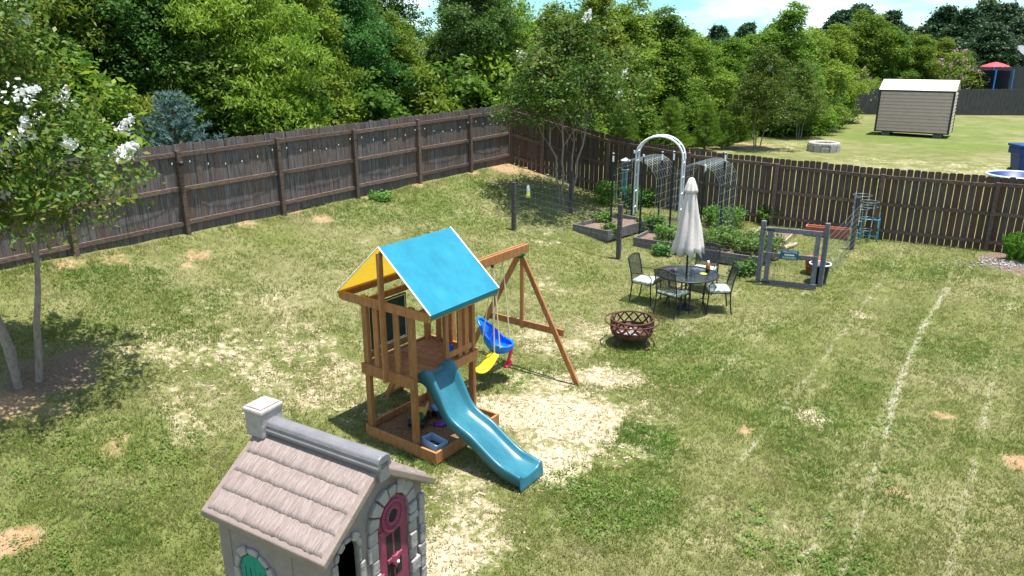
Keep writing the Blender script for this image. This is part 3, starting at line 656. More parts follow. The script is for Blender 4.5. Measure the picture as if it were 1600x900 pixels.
for a in (.0, .8): part('side_rail', (a + (-.05 if a == 0 else .05), -.03, 1.86), (a + (-.05 if a == 0 else .05), 1.18, 1.86), .035, .085)
part('ridge_beam', (.4, -.06, 2.60), (.4, 1.21, 2.60), .035, .085)
part('floor_rail', (-.06, -.055, ZD - .02), (.86, -.055, ZD - .02), .03, .15)
part('floor_rail', (-.06, 1.205, ZD - .02), (.86, 1.205, ZD - .02), .03, .15)
part('floor_rail', (-.058, -.03, ZD - .03), (-.058, 1.18, ZD - .03), .03, .13)
part('floor_rail', (.858, .56, ZD - .03), (.858, 1.18, ZD - .03), .03, .13)
for i in range(8): part('deck_plank', (.0 - .03, .07 + i * .146, ZD), (.83, .07 + i * .146, ZD), .14, .025, 'cedar_flat')
for a in (.2, .56): part('slat', (a, -.02, ZD - .08), (a, -.02, 1.86), .03, .085, up=(1, 0, 0)).rotation_euler = (0, 0, 0)
for a in (.2, .4, .6): part('slat', (a, 1.165, ZD - .08), (a, 1.165, 1.86), .03, .085, up=(1, 0, 0))
for b in (.88, 1.02): part('slat', (.815, b, ZD - .05), (.815, b, 1.84), .085, .028, up=(1, 0, 0))
part('guard_rail', (.815, .62, 1.12), (.815, 1.15, 1.12), .03, .08)
part('guard_rail', (-.01, .04, 1.13), (-.01, .85, 1.13), .03, .085)
cb = MB().box((-.012, .42, 1.5), (.02, .66, .62)).build('chalkboard', 'chalkboard', ps)
cf = MB()
for z in (1.21, 1.79): cf.box((.002, .42, z), (.008, .6, .01))
for b in (.12, .72): cf.box((.002, b, 1.5), (.008, .01, .58))
cf.build('chalk_border', 'white_trim', cb)
# ladder on the left side
for b in (.82, 1.1): part('ladder_rail', (-.62, b, -.04), (-.04, b, ZD - .02), .035, .085)
for i in range(4):
    k = (i + .7) / 4.4; part('rung', (-.62 + .58 * k, .82, k * ZD), (-.62 + .58 * k, 1.1, k * ZD), .085, .03)
# sandbox
for p0, p1 in (((-.045, -.06, .07), (1.20, -.06, .07)), ((1.185, -.045, .07), (1.185, 1.2, .07)), ((-.06, -.045, .07), (-.06, 1.2, .07)), ((-.045, 1.215, .07), (1.20, 1.215, .07))):
    part('sandbox_board', p0, p1, .032, .16)
sb = MB(); N = 16; rr = random.Random(3)
sb.add([(-.04 + 1.21 * i / N, -.04 + 1.23 * j / N, .05 + .022 * rr.random() + .03 * math.sin(i * .6) * math.sin(j * .5)) for j in range(N + 1) for i in range(N + 1)],
       [(j * (N + 1) + i, j * (N + 1) + i + 1, (j + 1) * (N + 1) + i + 1, (j + 1) * (N + 1) + i) for j in range(N) for i in range(N)], True)
sb.build('sandbox_fill', 'mulch', ps)
# swing beam and A-frame
BA = .3
for s in (-.032, .032): part('swing_beam', (BA + s, 1.0, 1.97), (BA + s, 3.16, 1.97), .04, .14)
ap = Vector((BA, 3.0, 1.90))
part('a_frame_leg', ap + Vector((.02, .0, .0)), (1.40, 3.0, -.05), .085, .04, up=(0, 1, 0))
part('a_frame_leg', ap + Vector((-.02, .0, .0)), (-.80, 3.0, -.05), .085, .04, up=(0, 1, 0))
part('a_frame_post', (BA, 3.05, 1.9), (BA, 3.05, .66), .06, .04, up=(0, 1, 0))
part('a_frame_crossbar', (-.42, 3.055, .74), (1.09, 3.055, .74), .035, .11)
MB().box((BA, 3.0, 1.88), (.16, .06, .09)).build('bracket', 'toy_green', ps, .004)
# canopy
def canopy_sheet(off, name, m, par, pts):
    mb = MB(); nb = 12; V = []
    for j in range(nb + 1):
        b = -.09 + 1.33 * j / nb
        for (a, z) in pts:
            sag = (-.034 * math.sin(math.pi * j / nb) + .007 * math.sin(j * 2.1 + a * 5) + .006 * math.sin(a * 17 + j * .7)) * math.sin(math.pi * min(1, max(0, abs(a - .4) / .8)))
            V.append((a, b, z + off + sag))
    n = len(pts)
    mb.add(V, [(j * n + i, j * n + i + 1, (j + 1) * n + i + 1, (j + 1) * n + i) for j in range(nb) for i in range(n - 1)], False)
    o = mb.build(name, m, par); o.data.polygons.foreach_set('use_smooth', [abs(sum(mb.v[k][0] for k in f) / 4 - .4) > .12 for f in mb.f]); return o
rgt = [(.4 + .8 * i / 8, 2.665 - .70 * i / 8) for i in range(9)]; lft = [(.4 - .8 * i / 8, 2.665 - .70 * i / 8) for i in range(9)]
can = canopy_sheet(0, 'canopy', 'teal_cloth', ps, rgt)
yc = canopy_sheet(0, 'canopy', 'yellow_cloth', ps, lft[::-1]); yc['label'] = 'yellow left half of the canopy'
MB().add([(1.2, -.09, 1.965), (1.2, 1.24, 1.965), (1.165, 1.24, 1.885), (1.165, -.09, 1.885)], [(0, 1, 2, 3)]).build('valance', 'teal_cloth', can, solid=.004)
MB().add([(-.4, -.09, 1.965), (-.4, 1.24, 1.965), (-.365, 1.24, 1.885), (-.365, -.09, 1.885)], [(0, 1, 2, 3)]).build('valance', 'yellow_cloth', yc, solid=.004)
for b in (-.092, 1.242):
    MB().tube([(-.4, b, 1.967), (.4, b, 2.668), (1.2, b, 1.967)], .010, 6).build('piping', 'white_trim', can)
for a in (-.365, 1.165): MB().tube([(a, -.09, 1.883), (a, 1.24, 1.883)], .009, 6).build('piping', 'yellow_cloth', can)
for b in (-.09, 1.24): MB().tube([(1.2, b, 1.965), (1.165, b, 1.883)], .009, 6).build('piping', 'yellow_cloth', can)
# slide
def catmull(P, n):
    P = [np.array(p, float) for p in P]; P = [2 * P[0] - P[1]] + P + [2 * P[-1] - P[-2]]; o = []
    for i in range(1, len(P) - 2):
        for k in range(n):
            t = k / n; o.append(.5 * (2 * P[i] + (P[i + 1] - P[i - 1]) * t + (2 * P[i - 1] - 5 * P[i] + 4 * P[i + 1] - P[i + 2]) * t * t + (3 * P[i] - P[i - 1] - 3 * P[i + 1] + P[i + 2]) * t ** 3))
    o.append(P[-2]); return o
st = catmull([(.80, 1.02, .04), (.90, 1.01, .12), (1.0, .92, .20), (1.14, .71, .19), (1.27, .555, .11), (1.41, .48, .075), (1.62, .395, .075), (1.85, .255, .075), (2.06, .145, .07), (2.24, .105, .07), (2.36, .10, .05)], 5)
mb = MB(); V = []; UC = .31; HW = .235
for (a, z, h) in st:
    sec = [(-HW, z - .07), (-HW - .004, z + h - .015), (-HW + .006, z + h), (-HW + .028, z + h), (-HW + .04, z + h - .014), (-HW + .055, z + .03), (-HW + .085, z + .004), (-.07, z - .004), (.07, z - .004)]
    sec = sec[:8] + [(-x, q) for x, q in sec[:8][::-1]]
    V += [(a, UC + x, q) for x, q in sec]
n = 16; m_ = len(st)
mb.add(V, [(i * n + k, (i + 1) * n + k, (i + 1) * n + k + 1, i * n + k + 1) for i in range(m_ - 1) for k in range(n - 1)], True)
b0 = (m_ - 1) * n; e = V[b0:]
mb.add([(x, y, z) for x, y, z in e] + [(x + .02, y, -.02) for x, y, z in e], [(k, n + k, n + k + 1, k + 1) for k in range(n - 1)], False)
mb.build('slide', 'slide_teal', ps, solid=.008)
MB().box((.84, .72, ZD - .12), (.04, .1, .06)).build('hand_grip', 'swing_blue', ps, .01)

# swings hang from the beam
def rope(mb, p0, p1): mb.tube([p0, ((Vector(p0) + Vector(p1)) / 2) + Vector((0, 0, -.004)), p1], .009, 6)
sw = thing('infant_swing', 'blue bucket infant swing with red T-bar hanging from beam', 'swing', pworld(BA, 2.42, .46), PA)
mb = MB(); nr, na = 9, 28; V = []
for i in range(nr):
    k = i / (nr - 1)
    for j in range(na):
        t = 2 * math.pi * j / na; bk = max(0, -math.cos(t)) ** 1.3; fr = max(0, math.cos(t))
        rim = .16 + .34 * bk - .03 * fr
        rx = .21 * math.sin(k * math.pi / 2) ** .7 + .10 * bk * k * k; ry = .17 * math.sin(k * math.pi / 2) ** .7
        V.append((rx * math.cos(t), ry * math.sin(t), rim * k ** 1.9))
F = [(i * na + j, i * na + (j + 1) % na, (i + 1) * na + (j + 1) % na, (i + 1) * na + j) for i in range(nr - 1) for j in range(na)]
mb.add(V, F, True); seat = mb.build('seat', 'swing_blue', sw, solid=.022)
mb = MB(); mb.tube([V[(nr - 1) * na + j] for j in range(na)], .02, 8, closed=True); mb.build('rim', 'swing_blue', seat)
MB().tube([(.17, 0, .13), (.20, 0, .06), (.17, 0, -.06), (.14, 0, -.17)], [.028, .026, .022, .022], 8).build('t_bar', 'swing_red', sw)
MB().beam((.145, -.11, -.19), (.145, .11, -.19), .06, .045).build('t_bar_foot', 'swing_red', sw, .012)
for y in (-.17, .17):
    mb = MB(); rope(mb, (.10, y, .14), (0, y * .9, 1.43)); rope(mb, (-.17, y * .95, .22), (0, y * .9, 1.43)); mb.build('rope', 'rope', sw)
    MB().tube([(0, y * .9, 1.42), (0, y * .9, 1.46)], .016, 6).build('hook', 'black_metal', sw)
sw.rotation_euler.z = -.4; sw.scale = (1.1, 1.12, 1)
ys = thing('belt_swing', 'yellow plastic belt swing seat hanging beside the blue swing', 'swing', pworld(BA, 1.95, .30), PA)
mb = MB(); V = []
for i in range(13):
    y = -.24 + .48 * i / 12; z = .22 * (y / .24) ** 2
    for x in (-.075, -.05, .05, .075): V.append((x, y, z + (.006 if abs(x) > .06 else 0)))
mb.add(V, [(i * 4 + k, i * 4 + k + 1, (i + 1) * 4 + k + 1, (i + 1) * 4 + k) for i in range(12) for k in range(3)], True); mb.build('seat', 'swing_yellow', ys, solid=.02)
for y in (-.24, .24):
    mb = MB(); rope(mb, (0, y, .22), (0, y * .9, 1.59)); mb.build('rope', 'rope', ys)
    MB().tube([(0, y * .9, 1.58), (0, y * .9, 1.62)], .016, 6).build('hook', 'black_metal', ys)
ys.rotation_euler.z = -.9; ys.scale = (1.5, 1.15, 1)
# things on and in the playset
cup = thing('tumbler', 'bright blue tumbler standing on the playset deck', 'cup', Vector((0, 0, CAM_H)) + ray(705, 556) * ((FL.z + ZD + .0135 - CAM_H) / ray(705, 556).z), PA)
MB().lathe([(0, 0), (.032, 0), (.038, .09), (.034, .1), (.036, .13), (0, .135)], n=14).build('body', 'swing_blue', cup)
MB().lathe([(0, .135), (.03, .135), (.03, .155), (0, .16)], n=14).build('lid', 'swing_blue', cup)
tr = thing('toy_truck', 'green and yellow toy dump truck in the sandbox mulch', 'toy truck', pworld(.38, .50, .075), PA + .5)
MB().box((0, -.1, .12), (.14, .14, .12)).build('cab', 'toy_green', tr, .015)
mb = MB(); mb.box((0, .1, .1), (.16, .26, .03)); mb.box((-.08, .1, .16), (.012, .26, .1)); mb.box((.08, .1, .16), (.012, .26, .1)); mb.box((0, -.02, .18), (.16, .012, .14)); mb.build('dump_bed', 'toy_yellow', tr, .004)
MB().box((0, 0, .07), (.1, .4, .03)).build('chassis', 'black_plastic', tr)
for y in (-.12, .02, .15):
    for x in (-.09, .09): MB().tube([(x - .022, y, .055), (x + .022, y, .055)], .055, 14).build('wheel', 'black_plastic', tr)
MB().box((0, -.172, .14), (.1, .006, .06)).build('windscreen', 'toy_blue', tr)
t2 = thing('toy_trailer', 'blue topped toy wagon behind the toy truck', 'toy', pworld(.50, .83, .07), PA - .3)
MB().box((0, 0, .16), (.16, .28, .04)).build('top', 'toy_blue', t2, .01); MB().box((0, 0, .09), (.12, .22, .1)).build('body', 'black_plastic', t2, .01)
for y in (-.08, .08):
    for x in (-.07, .07): MB().tube([(x - .015, y, .04), (x + .015, y, .04)], .045, 12).build('wheel', 'black_plastic', t2)
t3 = thing('sand_mold', 'small purple sand toy in the sandbox', 'toy', pworld(.64, .62, .07), PA)
MB().lathe([(0, .0), (.08, 0), (.075, .03), (.04, .05), (0, .055)], n=14).build('shell', 'toy_purple', t3); MB().tube([(.07, 0, .02), (.14, .02, .03)], .012, 6).build('handle', 'toy_purple', t3)
tb = thing('plastic_tub', 'light blue plastic tub in the front corner of the sandbox', 'tub', pworld(.98, .14, .06), PA - .15)
mb = MB()
for (x, y, dx, dy) in ((-.15, 0, .012, .17), (.15, 0, .012, .17), (0, -.085, .31, .012), (0, .085, .31, .012)): mb.box((x, y, .06), (dx, dy, .11))
mb.box((0, 0, .008), (.3, .17, .012)); mb.build('body', 'tub_blue', tb, .003)
MB().tube([(-.155, -.09, .118), (.155, -.09, .118), (.155, .09, .118), (-.155, .09, .118)], .009, 6, closed=True).build('rim', 'tub_blue', tb)
mb = MB(); [mb.lathe([(0, -.03), (.03, -.015), (.035, .01), (0, .03)], (rr.uniform(-.1, .1), rr.uniform(-.05, .05), .045), 8) for _ in range(6)]; mb.build('contents', 'black_plastic', tb)
ball = thing('toy_ball', 'small blue toy lying under the slide end', 'toy', gp(780, 733) + Vector((0, 0, .03)))
MB().lathe([(0, -.05), (.035, -.035), (.05, 0), (.035, .035), (0, .05)], n=14).build('ball', 'swing_blue', ball); MB().tube([(.0, 0, .045), (.05, 0, .06)], .01, 6).build('valve', 'swing_blue', ball)

# ------------------------------------------------------------------ plastic playhouse
PH = thing('playhouse', 'tan and grey plastic playhouse with shingled roof and pink door', 'playhouse', (-1.686, 5.678, tz(-1.686, 5.678) - .01), -.534)
ZR, ZE, WW, LL = 1.70, 1.187, .715, .715; SL = (ZR - ZE) / WW
wx, wy = .60, .645
def arch(c, hw, z0, zt, n=10):                         # arched outline, counted from bottom left
    zs = zt - hw; return [(c - hw, z0)] + [(c - hw * math.cos(math.pi * i / n), zs + hw * math.sin(math.pi * i / n)) for i in range(n + 1)] + [(c + hw, z0)]
# walls as panels around the openings
gtop = lambda y: ZR - .035 - SL * abs(y)
def wall_panel(name, outline, fn, d0, d1): return MB().prism(outline, fn, d0, d1).build(name, 'ph_wall', PH, .004)
FX = lambda y, z, d: (wx + d, y, z)
def face_with_holes(fn, lo, hi, topf, holes, d0, d1, name):
    mb = MB(); xs = sorted(set([lo, hi, 0] + [v for h in holes for v in np.linspace(h[0] - h[1], h[0] + h[1], 13)]))
    for a, b in zip(xs[:-1], xs[1:]):
        mid = (a + b) / 2; hh = [h for h in holes if abs(mid - h[0]) < h[1]]
        if not hh: mb.prism([(a, 0), (b, 0), (b, topf(b)), (a, topf(a))], fn, d0, d1)
        else:
            c, r, z0, zt = hh[0]; f = lambda v: zt - r + math.sqrt(max(0, r * r - (v - c) ** 2))
            if z0 > .02: mb.prism([(a, 0), (b, 0), (b, z0), (a, z0)], fn, d0, d1)
            mb.prism([(a, f(a)), (b, f(b)), (b, topf(b)), (a, topf(a))], fn, d0, d1)
    return mb.build(name, 'ph_wall', PH)
face_with_holes(FX, -wy, wy, gtop, [(.21, .205, .0, 1.25), (-.35, .115, .55, 1.12)], -.03, 0, 'front_wall')
face_with_holes(lambda y, z, d: (-wx - d, y, z), -wy, wy, gtop, [], -.03, 0, 'back_wall')
face_with_holes(lambda x, z, d: (x, -wy - d, z), -wx + .03, wx - .03, lambda v: gtop(wy) , [(-.17, .185, .3, .9)], -.03, 0, 'side_wall')
face_with_holes(lambda x, z, d: (x, wy + d, z), -wx + .03, wx - .03, lambda v: gtop(wy), [], -.03, 0, 'side_wall')
MB().box((0, 0, .02), (1.14, 1.2, .04)).build('floor', 'ph_dark', PH)
# door
dr = MB().prism(arch(.21, .195, .03, 1.24), FX, -.02, .012).build('door', 'ph_door', PH, .006)
mb = MB()
for r_ in (.075, .135): mb.tube([(wx + .016, .21 + r_ * math.cos(t * math.pi / 12), 1.05 + r_ * 1.05 * math.sin(t * math.pi / 12)) for t in range(24)], .018, 8, closed=True)
for t in range(24):
    c, s = math.cos(t * math.pi / 12), math.sin(t * math.pi / 12); mb.tube([(wx + .014, .21 + .085 * c, 1.05 + .09 * s), (wx + .014, .21 + .128 * c, 1.05 + .134 * s)], .011, 5)
mb.build('porthole_ring', 'ph_door', dr)
MB().prism([(.21 + .068 * math.cos(t * math.pi / 10), 1.05 + .072 * math.sin(t * math.pi / 10)) for t in range(20)], FX, .012, .015).build('porthole_shade', 'ph_dark', dr)  # dark disc on the solid door, painted shade of a hole
for y0 in (.115, .225): MB().prism([(y0, .42), (y0 + .08, .42), (y0 + .08, .88), (y0, .88)], FX, .012, .015).build('opening_shade', 'ph_dark', dr)  # dark plates on the door, interior shade put into their colour
MB().box((wx + .02, .21, .62), (.02, .2, .045)).build('crossbar', 'ph_door', dr, .008)
MB().prism([(.21, .5), (.265, .6), (.25, .66), (.21, .64), (.17, .66), (.155, .6)], FX, .012, .04).build('heart', 'ph_door', dr, .008)
MB().lathe([(0, 0), (.015, .0), (.015, .02), (0, .025)], (wx + .04, .225, .56), 10).build('knob', 'white_paint', dr)
for z in (.52, .38, .95): MB().box((wx + .02, .035, z), (.02, .05, .05)).build('hinge', 'ph_door', dr, .006)
# stones around the door, the window and on the corner
sr = random.Random(5)
def stone(poly, fn, d0, d1, par): return MB().prism(poly, fn, d0, d1).build('stone', 'ph_stone', par, .012)
def arch_stones(c, r0, r1, zt, z0, fn, par, n=7, depth=.045, hs=.13):
    zs = zt - r0; g = .012
    for i in range(n):
        a0, a1 = math.pi * i / n + .03, math.pi * (i + 1) / n - .03; e = r1 + sr.uniform(-.02, .025)
        stone([(c - r0 * math.cos(a0), zs + r0 * math.sin(a0)), (c - r0 * math.cos(a1), zs + r0 * math.sin(a1)), (c - e * math.cos(a1), zs + e * math.sin(a1)), (c - e * math.cos((a0 + a1) / 2) * 1.01, zs + e * math.sin((a0 + a1) / 2) * 1.01), (c - e * math.cos(a0), zs + e * math.sin(a0))], fn, -.005, depth * sr.uniform(.7, 1.1), par)
    for sd in (-1, 1):
        z = zs - g
        while z > z0 + .03:
            h = hs * sr.uniform(.55, 1.25); w = (r1 - r0) + sr.uniform(-.03, .03); zb = max(z - h, z0); x0, x1 = c + sd * (r0 + .004), c + sd * (r0 + w)
            stone([(min(x0, x1), zb), (max(x0, x1), zb + sr.uniform(-.008, .008)), (max(x0, x1), z), (min(x0, x1), z + sr.uniform(-.008, .008))], fn, -.005, depth * sr.uniform(.6, 1.1), par); z = zb - g
arch_stones(.21, .205, .315, 1.255, 0, FX, PH, 7)
arch_stones(-.35, .118, .165, 1.125, .5, FX, PH, 5, .035, .16)
SX = lambda x, z, d: (x, -wy - d, z)
arch_stones(-.17, .19, .24, .905, .25, SX, PH, 5, .035, .2)
z = 1.05
while z > .05:
    h = sr.uniform(.07, .17); stone([(.575, z - h), (wy + .012, z - h), (wy + .012, z - .01), (.565 + sr.uniform(-.03, .03), z - .01)], FX, -.005, .03 * sr.uniform(.6, 1.2), PH); z -= h
for s in (0, 1):
    x0 = -.17 - .18 * (1 - s); sh = [(x, q) for x, q in arch(-.17, .18, .3, .89, 16) if (x <= -.168 if s == 0 else x >= -.172)]
    if s == 0: sh = sh + [(-.174, .3)]
    else: sh = [(-.166, .3)] + sh
    pn = MB().prism(sh, SX, -.02, .012).build('shutter', 'ph_shutter', PH, .004)
    for k in range(2):
        xx_ = -.17 + (-.12 + .06 * k if s == 0 else .06 + .06 * k); MB().box((xx_, -wy - .0125, .52), (.006, .003, .46)).build('groove', 'ph_dark', pn)
for x in (-.46, .28): MB().box((x, -wy - .003, .55), (.008, .006, 1.1)).build('wall_groove', 'ph_wall', PH)
# roof: shingle courses
def roof_side(sg):
    slab = MB().prism([(0 + .02, ZR - .03), (WW, ZE), (WW - .005, ZE - .075), (.02, ZR - .11)], lambda a, b, d: (d, sg * a, b), -LL, LL).build('roof_panel', 'ph_trim', PH, .012)
    nc = 4
    for c in range(nc):
        a0 = .075 + (WW - .115) * c / nc; a1 = .075 + (WW - .115) * (c + 1) / nc + .006; N = 44; mb = MB(); V = []
        lowedge = [sr.uniform(-.006, .005) for _ in range(N + 1)]
        for i in range(N + 1):
            x = -LL + .05 + (2 * LL - .10) * i / N; gr = sr.uniform(-.002, .002); en = 0 if i in (0, N) else 1
            for k, (a, lift) in enumerate(((a0, .004), (a0 + .05, .010 + gr), ((a0 + a1) / 2, .018 + gr * 1.5), (a1 - .022 + lowedge[i], .028 + gr), (a1 + lowedge[i], .024), (a1 + lowedge[i] + .002, .0))):
                V.append((x, sg * a, ZR - .03 - (ZR - .03 - ZE) * (a - .02) / (WW - .02) + (lift if en else .001)))
        fc = [(i * 6 + k, (i + 1) * 6 + k, (i + 1) * 6 + k + 1, i * 6 + k + 1) for i in range(N) for k in range(5)]
        if sg > 0: fc = [f[::-1] for f in fc]
        mb.add(V, fc, True); mb.build('shingle_course', 'ph_roof', slab)
    return slab
roof_side(-1); roof_side(1)
rc = [(-.088, 1.668), (-.092, 1.70), (-.082, 1.712), (-.08, 1.745), (-.066, 1.775), (-.03, 1.79), (.03, 1.79), (.066, 1.775), (.08, 1.745), (.082, 1.712), (.092, 1.70), (.088, 1.668)]
MB().prism(rc, lambda a, b, d: (d, a, b), -.56, LL + .035).build('ridge_cap', 'ph_ridge', PH, .01)
MB().box((LL - .015, 0, 1.645), (.10, .125, .19)).build('ridge_end', 'ph_ridge', PH, .015)
for sg in (-1, 1):
    MB().prism([(0, ZR - .05), (WW - .05, ZE + .005), (WW - .05, ZE - .06), (0, ZR - .12)], lambda a, b, d: (d, sg * a, b), wx + .001, wx + .045).build('gable_trim', 'ph_trim', PH, .008)
ch = MB().box((-.655, 0, 1.735), (.225, .25, .24)).build('chimney', 'ph_stone', PH, .02)
MB().box((-.655, 0, 1.872), (.245, .27, .05)).build('chimney_cap', 'ph_chimney', ch, .018)
MB().box((-.655, 0, 1.903), (.195, .22, .016)).build('chimney_top', 'ph_chimney', ch, .006)

# ------------------------------------------------------------------ patio table, chairs, parasol
TC = gp(1070, 481)
tbl = thing('patio_table', 'round black metal mesh patio table on the lawn', 'table', TC, .3)
TR, TZ = .60, .71
MB().tube([(TR * math.cos(t * math.pi / 24), TR * math.sin(t * math.pi / 24), TZ) for t in range(48)], .018, 8, closed=True).build('rim', 'black_metal', tbl)
mm = bpy.data.materials.new('mesh_top'); mm.use_nodes = True; n_ = mm.node_tree.nodes; l_ = mm.node_tree.links
vo = n_.new('ShaderNodeTexVoronoi'); vo.inputs['Scale'].default_value = 130; tcn = n_.new('ShaderNodeTexCoord'); l_.new(tcn.outputs['Object'], vo.inputs['Vector'])
cr = n_.new('ShaderNodeMath'); cr.operation = 'LESS_THAN'; cr.inputs[1].default_value = .33; l_.new(vo.outputs['Distance'], cr.inputs[0])
tp = n_.new('ShaderNodeBsdfTransparent'); msx = n_.new('ShaderNodeMixShader'); l_.new(cr.outputs[0], msx.inputs[0]); bs = n_['Principled BSDF']; bs.inputs['Base Color'].default_value = (.016, .02, .03, 1); bs.inputs['Roughness'].default_value = .35
l_.new(bs.outputs[0], msx.inputs[1]); l_.new(tp.outputs[0], msx.inputs[2]); l_.new(msx.outputs[0], n_['Material Output'].inputs['Surface']); MATS['mesh_top'] = mm
mk = mm.copy(); mk.name = 'mesh_back'; [setattr(x.inputs[1], 'default_value', .42) for x in mk.node_tree.nodes if x.bl_idname == 'ShaderNodeMath']; MATS['mesh_back'] = mk
MB().lathe([(.03, TZ + .004), (.2, TZ + .004), (.4, TZ + .004), (TR, TZ + .004)], n=48).build('top', 'mesh_top', tbl)
mb = MB()
for k in range(6): mb.tube([(0.03 * math.cos(k * math.pi / 3), .03 * math.sin(k * math.pi / 3), TZ - .012), (TR * math.cos(k * math.pi / 3), TR * math.sin(k * math.pi / 3), TZ - .012)], .008, 5)
mb.build('spokes', 'black_metal', tbl)
for k in range(4):
    a = math.pi / 4 + k * math.pi / 2; c, s = math.cos(a), math.sin(a)
    MB().tube([(c * .40, s * .40, TZ - .01), (c * .36, s * .36, .5), (c * .34, s * .34, .25), (c * .40, s * .40, .05), (c * .46, s * .46, .0)], .016, 6).build('leg', 'black_metal', tbl)
MB().tube([(.35 * math.cos(t * math.pi / 12), .35 * math.sin(t * math.pi / 12), .28) for t in range(24)], .010, 6, closed=True).build('stretcher', 'black_metal', tbl)
MB().lathe([(.0, 0), (.2, 0), (.2, .03), (.05, .06), (.03, .12), (0, .12)], n=20).build('parasol_base', 'black_metal', tbl)
um = thing('parasol', 'closed cream parasol standing through the patio table', 'parasol', TC)
MB().tube([(0, 0, .03), (0, 0, 2.6)], .02, 10).build('pole', 'black_metal', um)
pl_ = lambda a, z: 1 + .42 * (abs(math.cos(4 * a + .65 * math.sin(z * 2))) - .62) * min(1, (2.45 - z) * 1.6 + .1) + .05 * math.sin(3 * a + z * 5)
prof = [(.035, 2.46), (.09, 2.40), (.115, 2.25), (.14, 2.05), (.17, 1.85), (.205, 1.65), (.235, 1.45), (.265, 1.3), (.285, 1.2)]
cn = MB(); cn.lathe(prof, n=64, fn=pl_)
nb_ = len(cn.v) - 64
for k in range(64): x, y, z = cn.v[nb_ + k]; cn.v[nb_ + k] = (x, y, z - .05 * (1 + math.cos(8 * 2 * math.pi * k / 64)) + .02 * math.sin(k))
cn.build('canopy', 'parasol', um, solid=.006)
MB().lathe([(.012, 2.63), (.05, 2.6), (.085, 2.5), (.115, 2.40), (.13, 2.35)], n=48, fn=lambda a, z: 1 + .12 * math.cos(8 * a)).build('vent_cap', 'parasol', um, solid=.005)
MB().lathe([(0, 2.66), (.015, 2.65), (.02, 2.63), (.012, 2.61), (0, 2.6)], n=10).build('finial', 'black_metal', um)
um.rotation_euler = (0, R(-1.2), 0)
def make_chair(name, label, loc, rz, group):
    c = thing(name, label, 'chair', loc, rz, group)       # seat faces +x
    for y in (-.24, .24):
        MB().tube([(.24, y, -.02), (.22, y, .22), (.21, y, .42)], .014, 6).build('leg', 'black_metal', c)
        MB().tube([(-.25, y, -.02), (-.21, y, .25), (-.2, y, .42), (-.24, y, .66), (-.31, y, .92)], .014, 6).build('leg', 'black_metal', c)
        MB().tube([(-.23, y, .62), (-.05, y * 1.08, .64), (.18, y * 1.08, .63), (.22, y, .56), (.21, y, .42)], .010, 6).build('armrest', 'black_metal', c)
    MB().tube([(.22, -.24, .42), (.22, .24, .42), (-.2, .24, .42), (-.2, -.24, .42)], .012, 6, closed=True).build('seat_frame', 'black_metal', c)
    MB().tube([(-.31, -.24, .92), (-.322, -.12, .95), (-.326, 0, .96), (-.322, .12, .95), (-.31, .24, .92)], .012, 6).build('top_rail', 'black_metal', c)
    V = []
    for i in range(7):
        k = i / 6; x = -.215 - .10 * k; z = .48 + .45 * k
        for j in range(7): y = -.235 + .47 * j / 6; V.append((x - .018 * k * (1 - (y / .24) ** 2), y, z + .035 * k * (1 - (y / .24) ** 2)))
    MB().add(V, [(i * 7 + j, i * 7 + j + 1, (i + 1) * 7 + j + 1, (i + 1) * 7 + j) for i in range(6) for j in range(6)], True).build('back_mesh', 'mesh_back', c)
    MB().box((.01, 0, .455), (.43, .46, .065)).build('cushion', 'cushion', c, .025)
    return c
for px, py, lb in ((1008, 470, 'left of the round table, side on'), (1049, 490, 'nearest the camera, its back to the fire pit'), (1119, 484, 'right of the round table beside the garden gate'), (1098, 452, 'behind the round table, mostly hidden')):
    q = gp(px, py); d = TC - q
    make_chair('patio_chair', f'black mesh patio chair {lb}', q, math.atan2(d.y, d.x) + rnd.uniform(-.12, .12), 'patio chairs around the table')
def ontable(dx, dy): return TC + Vector((dx, dy, TZ + .007))
bt = thing('sauce_bottle', 'orange and dark bottle with pale cap on the table', 'bottle', ontable(.43, .12))
MB().lathe([(0, 0), (.042, 0), (.045, .03), (.044, .07)], n=14).build('base', 'black_plastic', bt); MB().lathe([(.044, .07), (.045, .15), (.03, .18), (.022, .19)], n=14).build('body', 'bottle_orange', bt); MB().lathe([(.022, .19), (.024, .23), (0, .235)], n=12).build('cap', 'white_paint', bt)
lm_ = thing('lime', 'flat yellow-green dish on the patio table', 'dish', ontable(.30, -.06)); MB().lathe([(0, 0), (.055, .002), (.07, .02), (.06, .022), (0, .012)], n=16).build('bowl', 'lime', lm_)
for nm, lb, x, y, m in (('toy_flower', 'small magenta bunch lying on the table', -.27, .08, 'magenta'), ('small_jar', 'small white round pot on the table behind the pole', -.17, .24, 'white_paint')):
    q = thing(nm, lb, 'ornament', ontable(x, y))
    mb = MB(); [mb.lathe([(0, 0), (.025, .006), (.03, .03), (.015, .055), (0, .06)], (rr.uniform(-.03, .03), rr.uniform(-.03, .03), 0), 8) for _ in range(4 if m == 'magenta' else 1)]; mb.build('body', m, q)
    MB().lathe([(0, .055), (.012, .058), (0, .07)], n=8).build('knob', m, q)

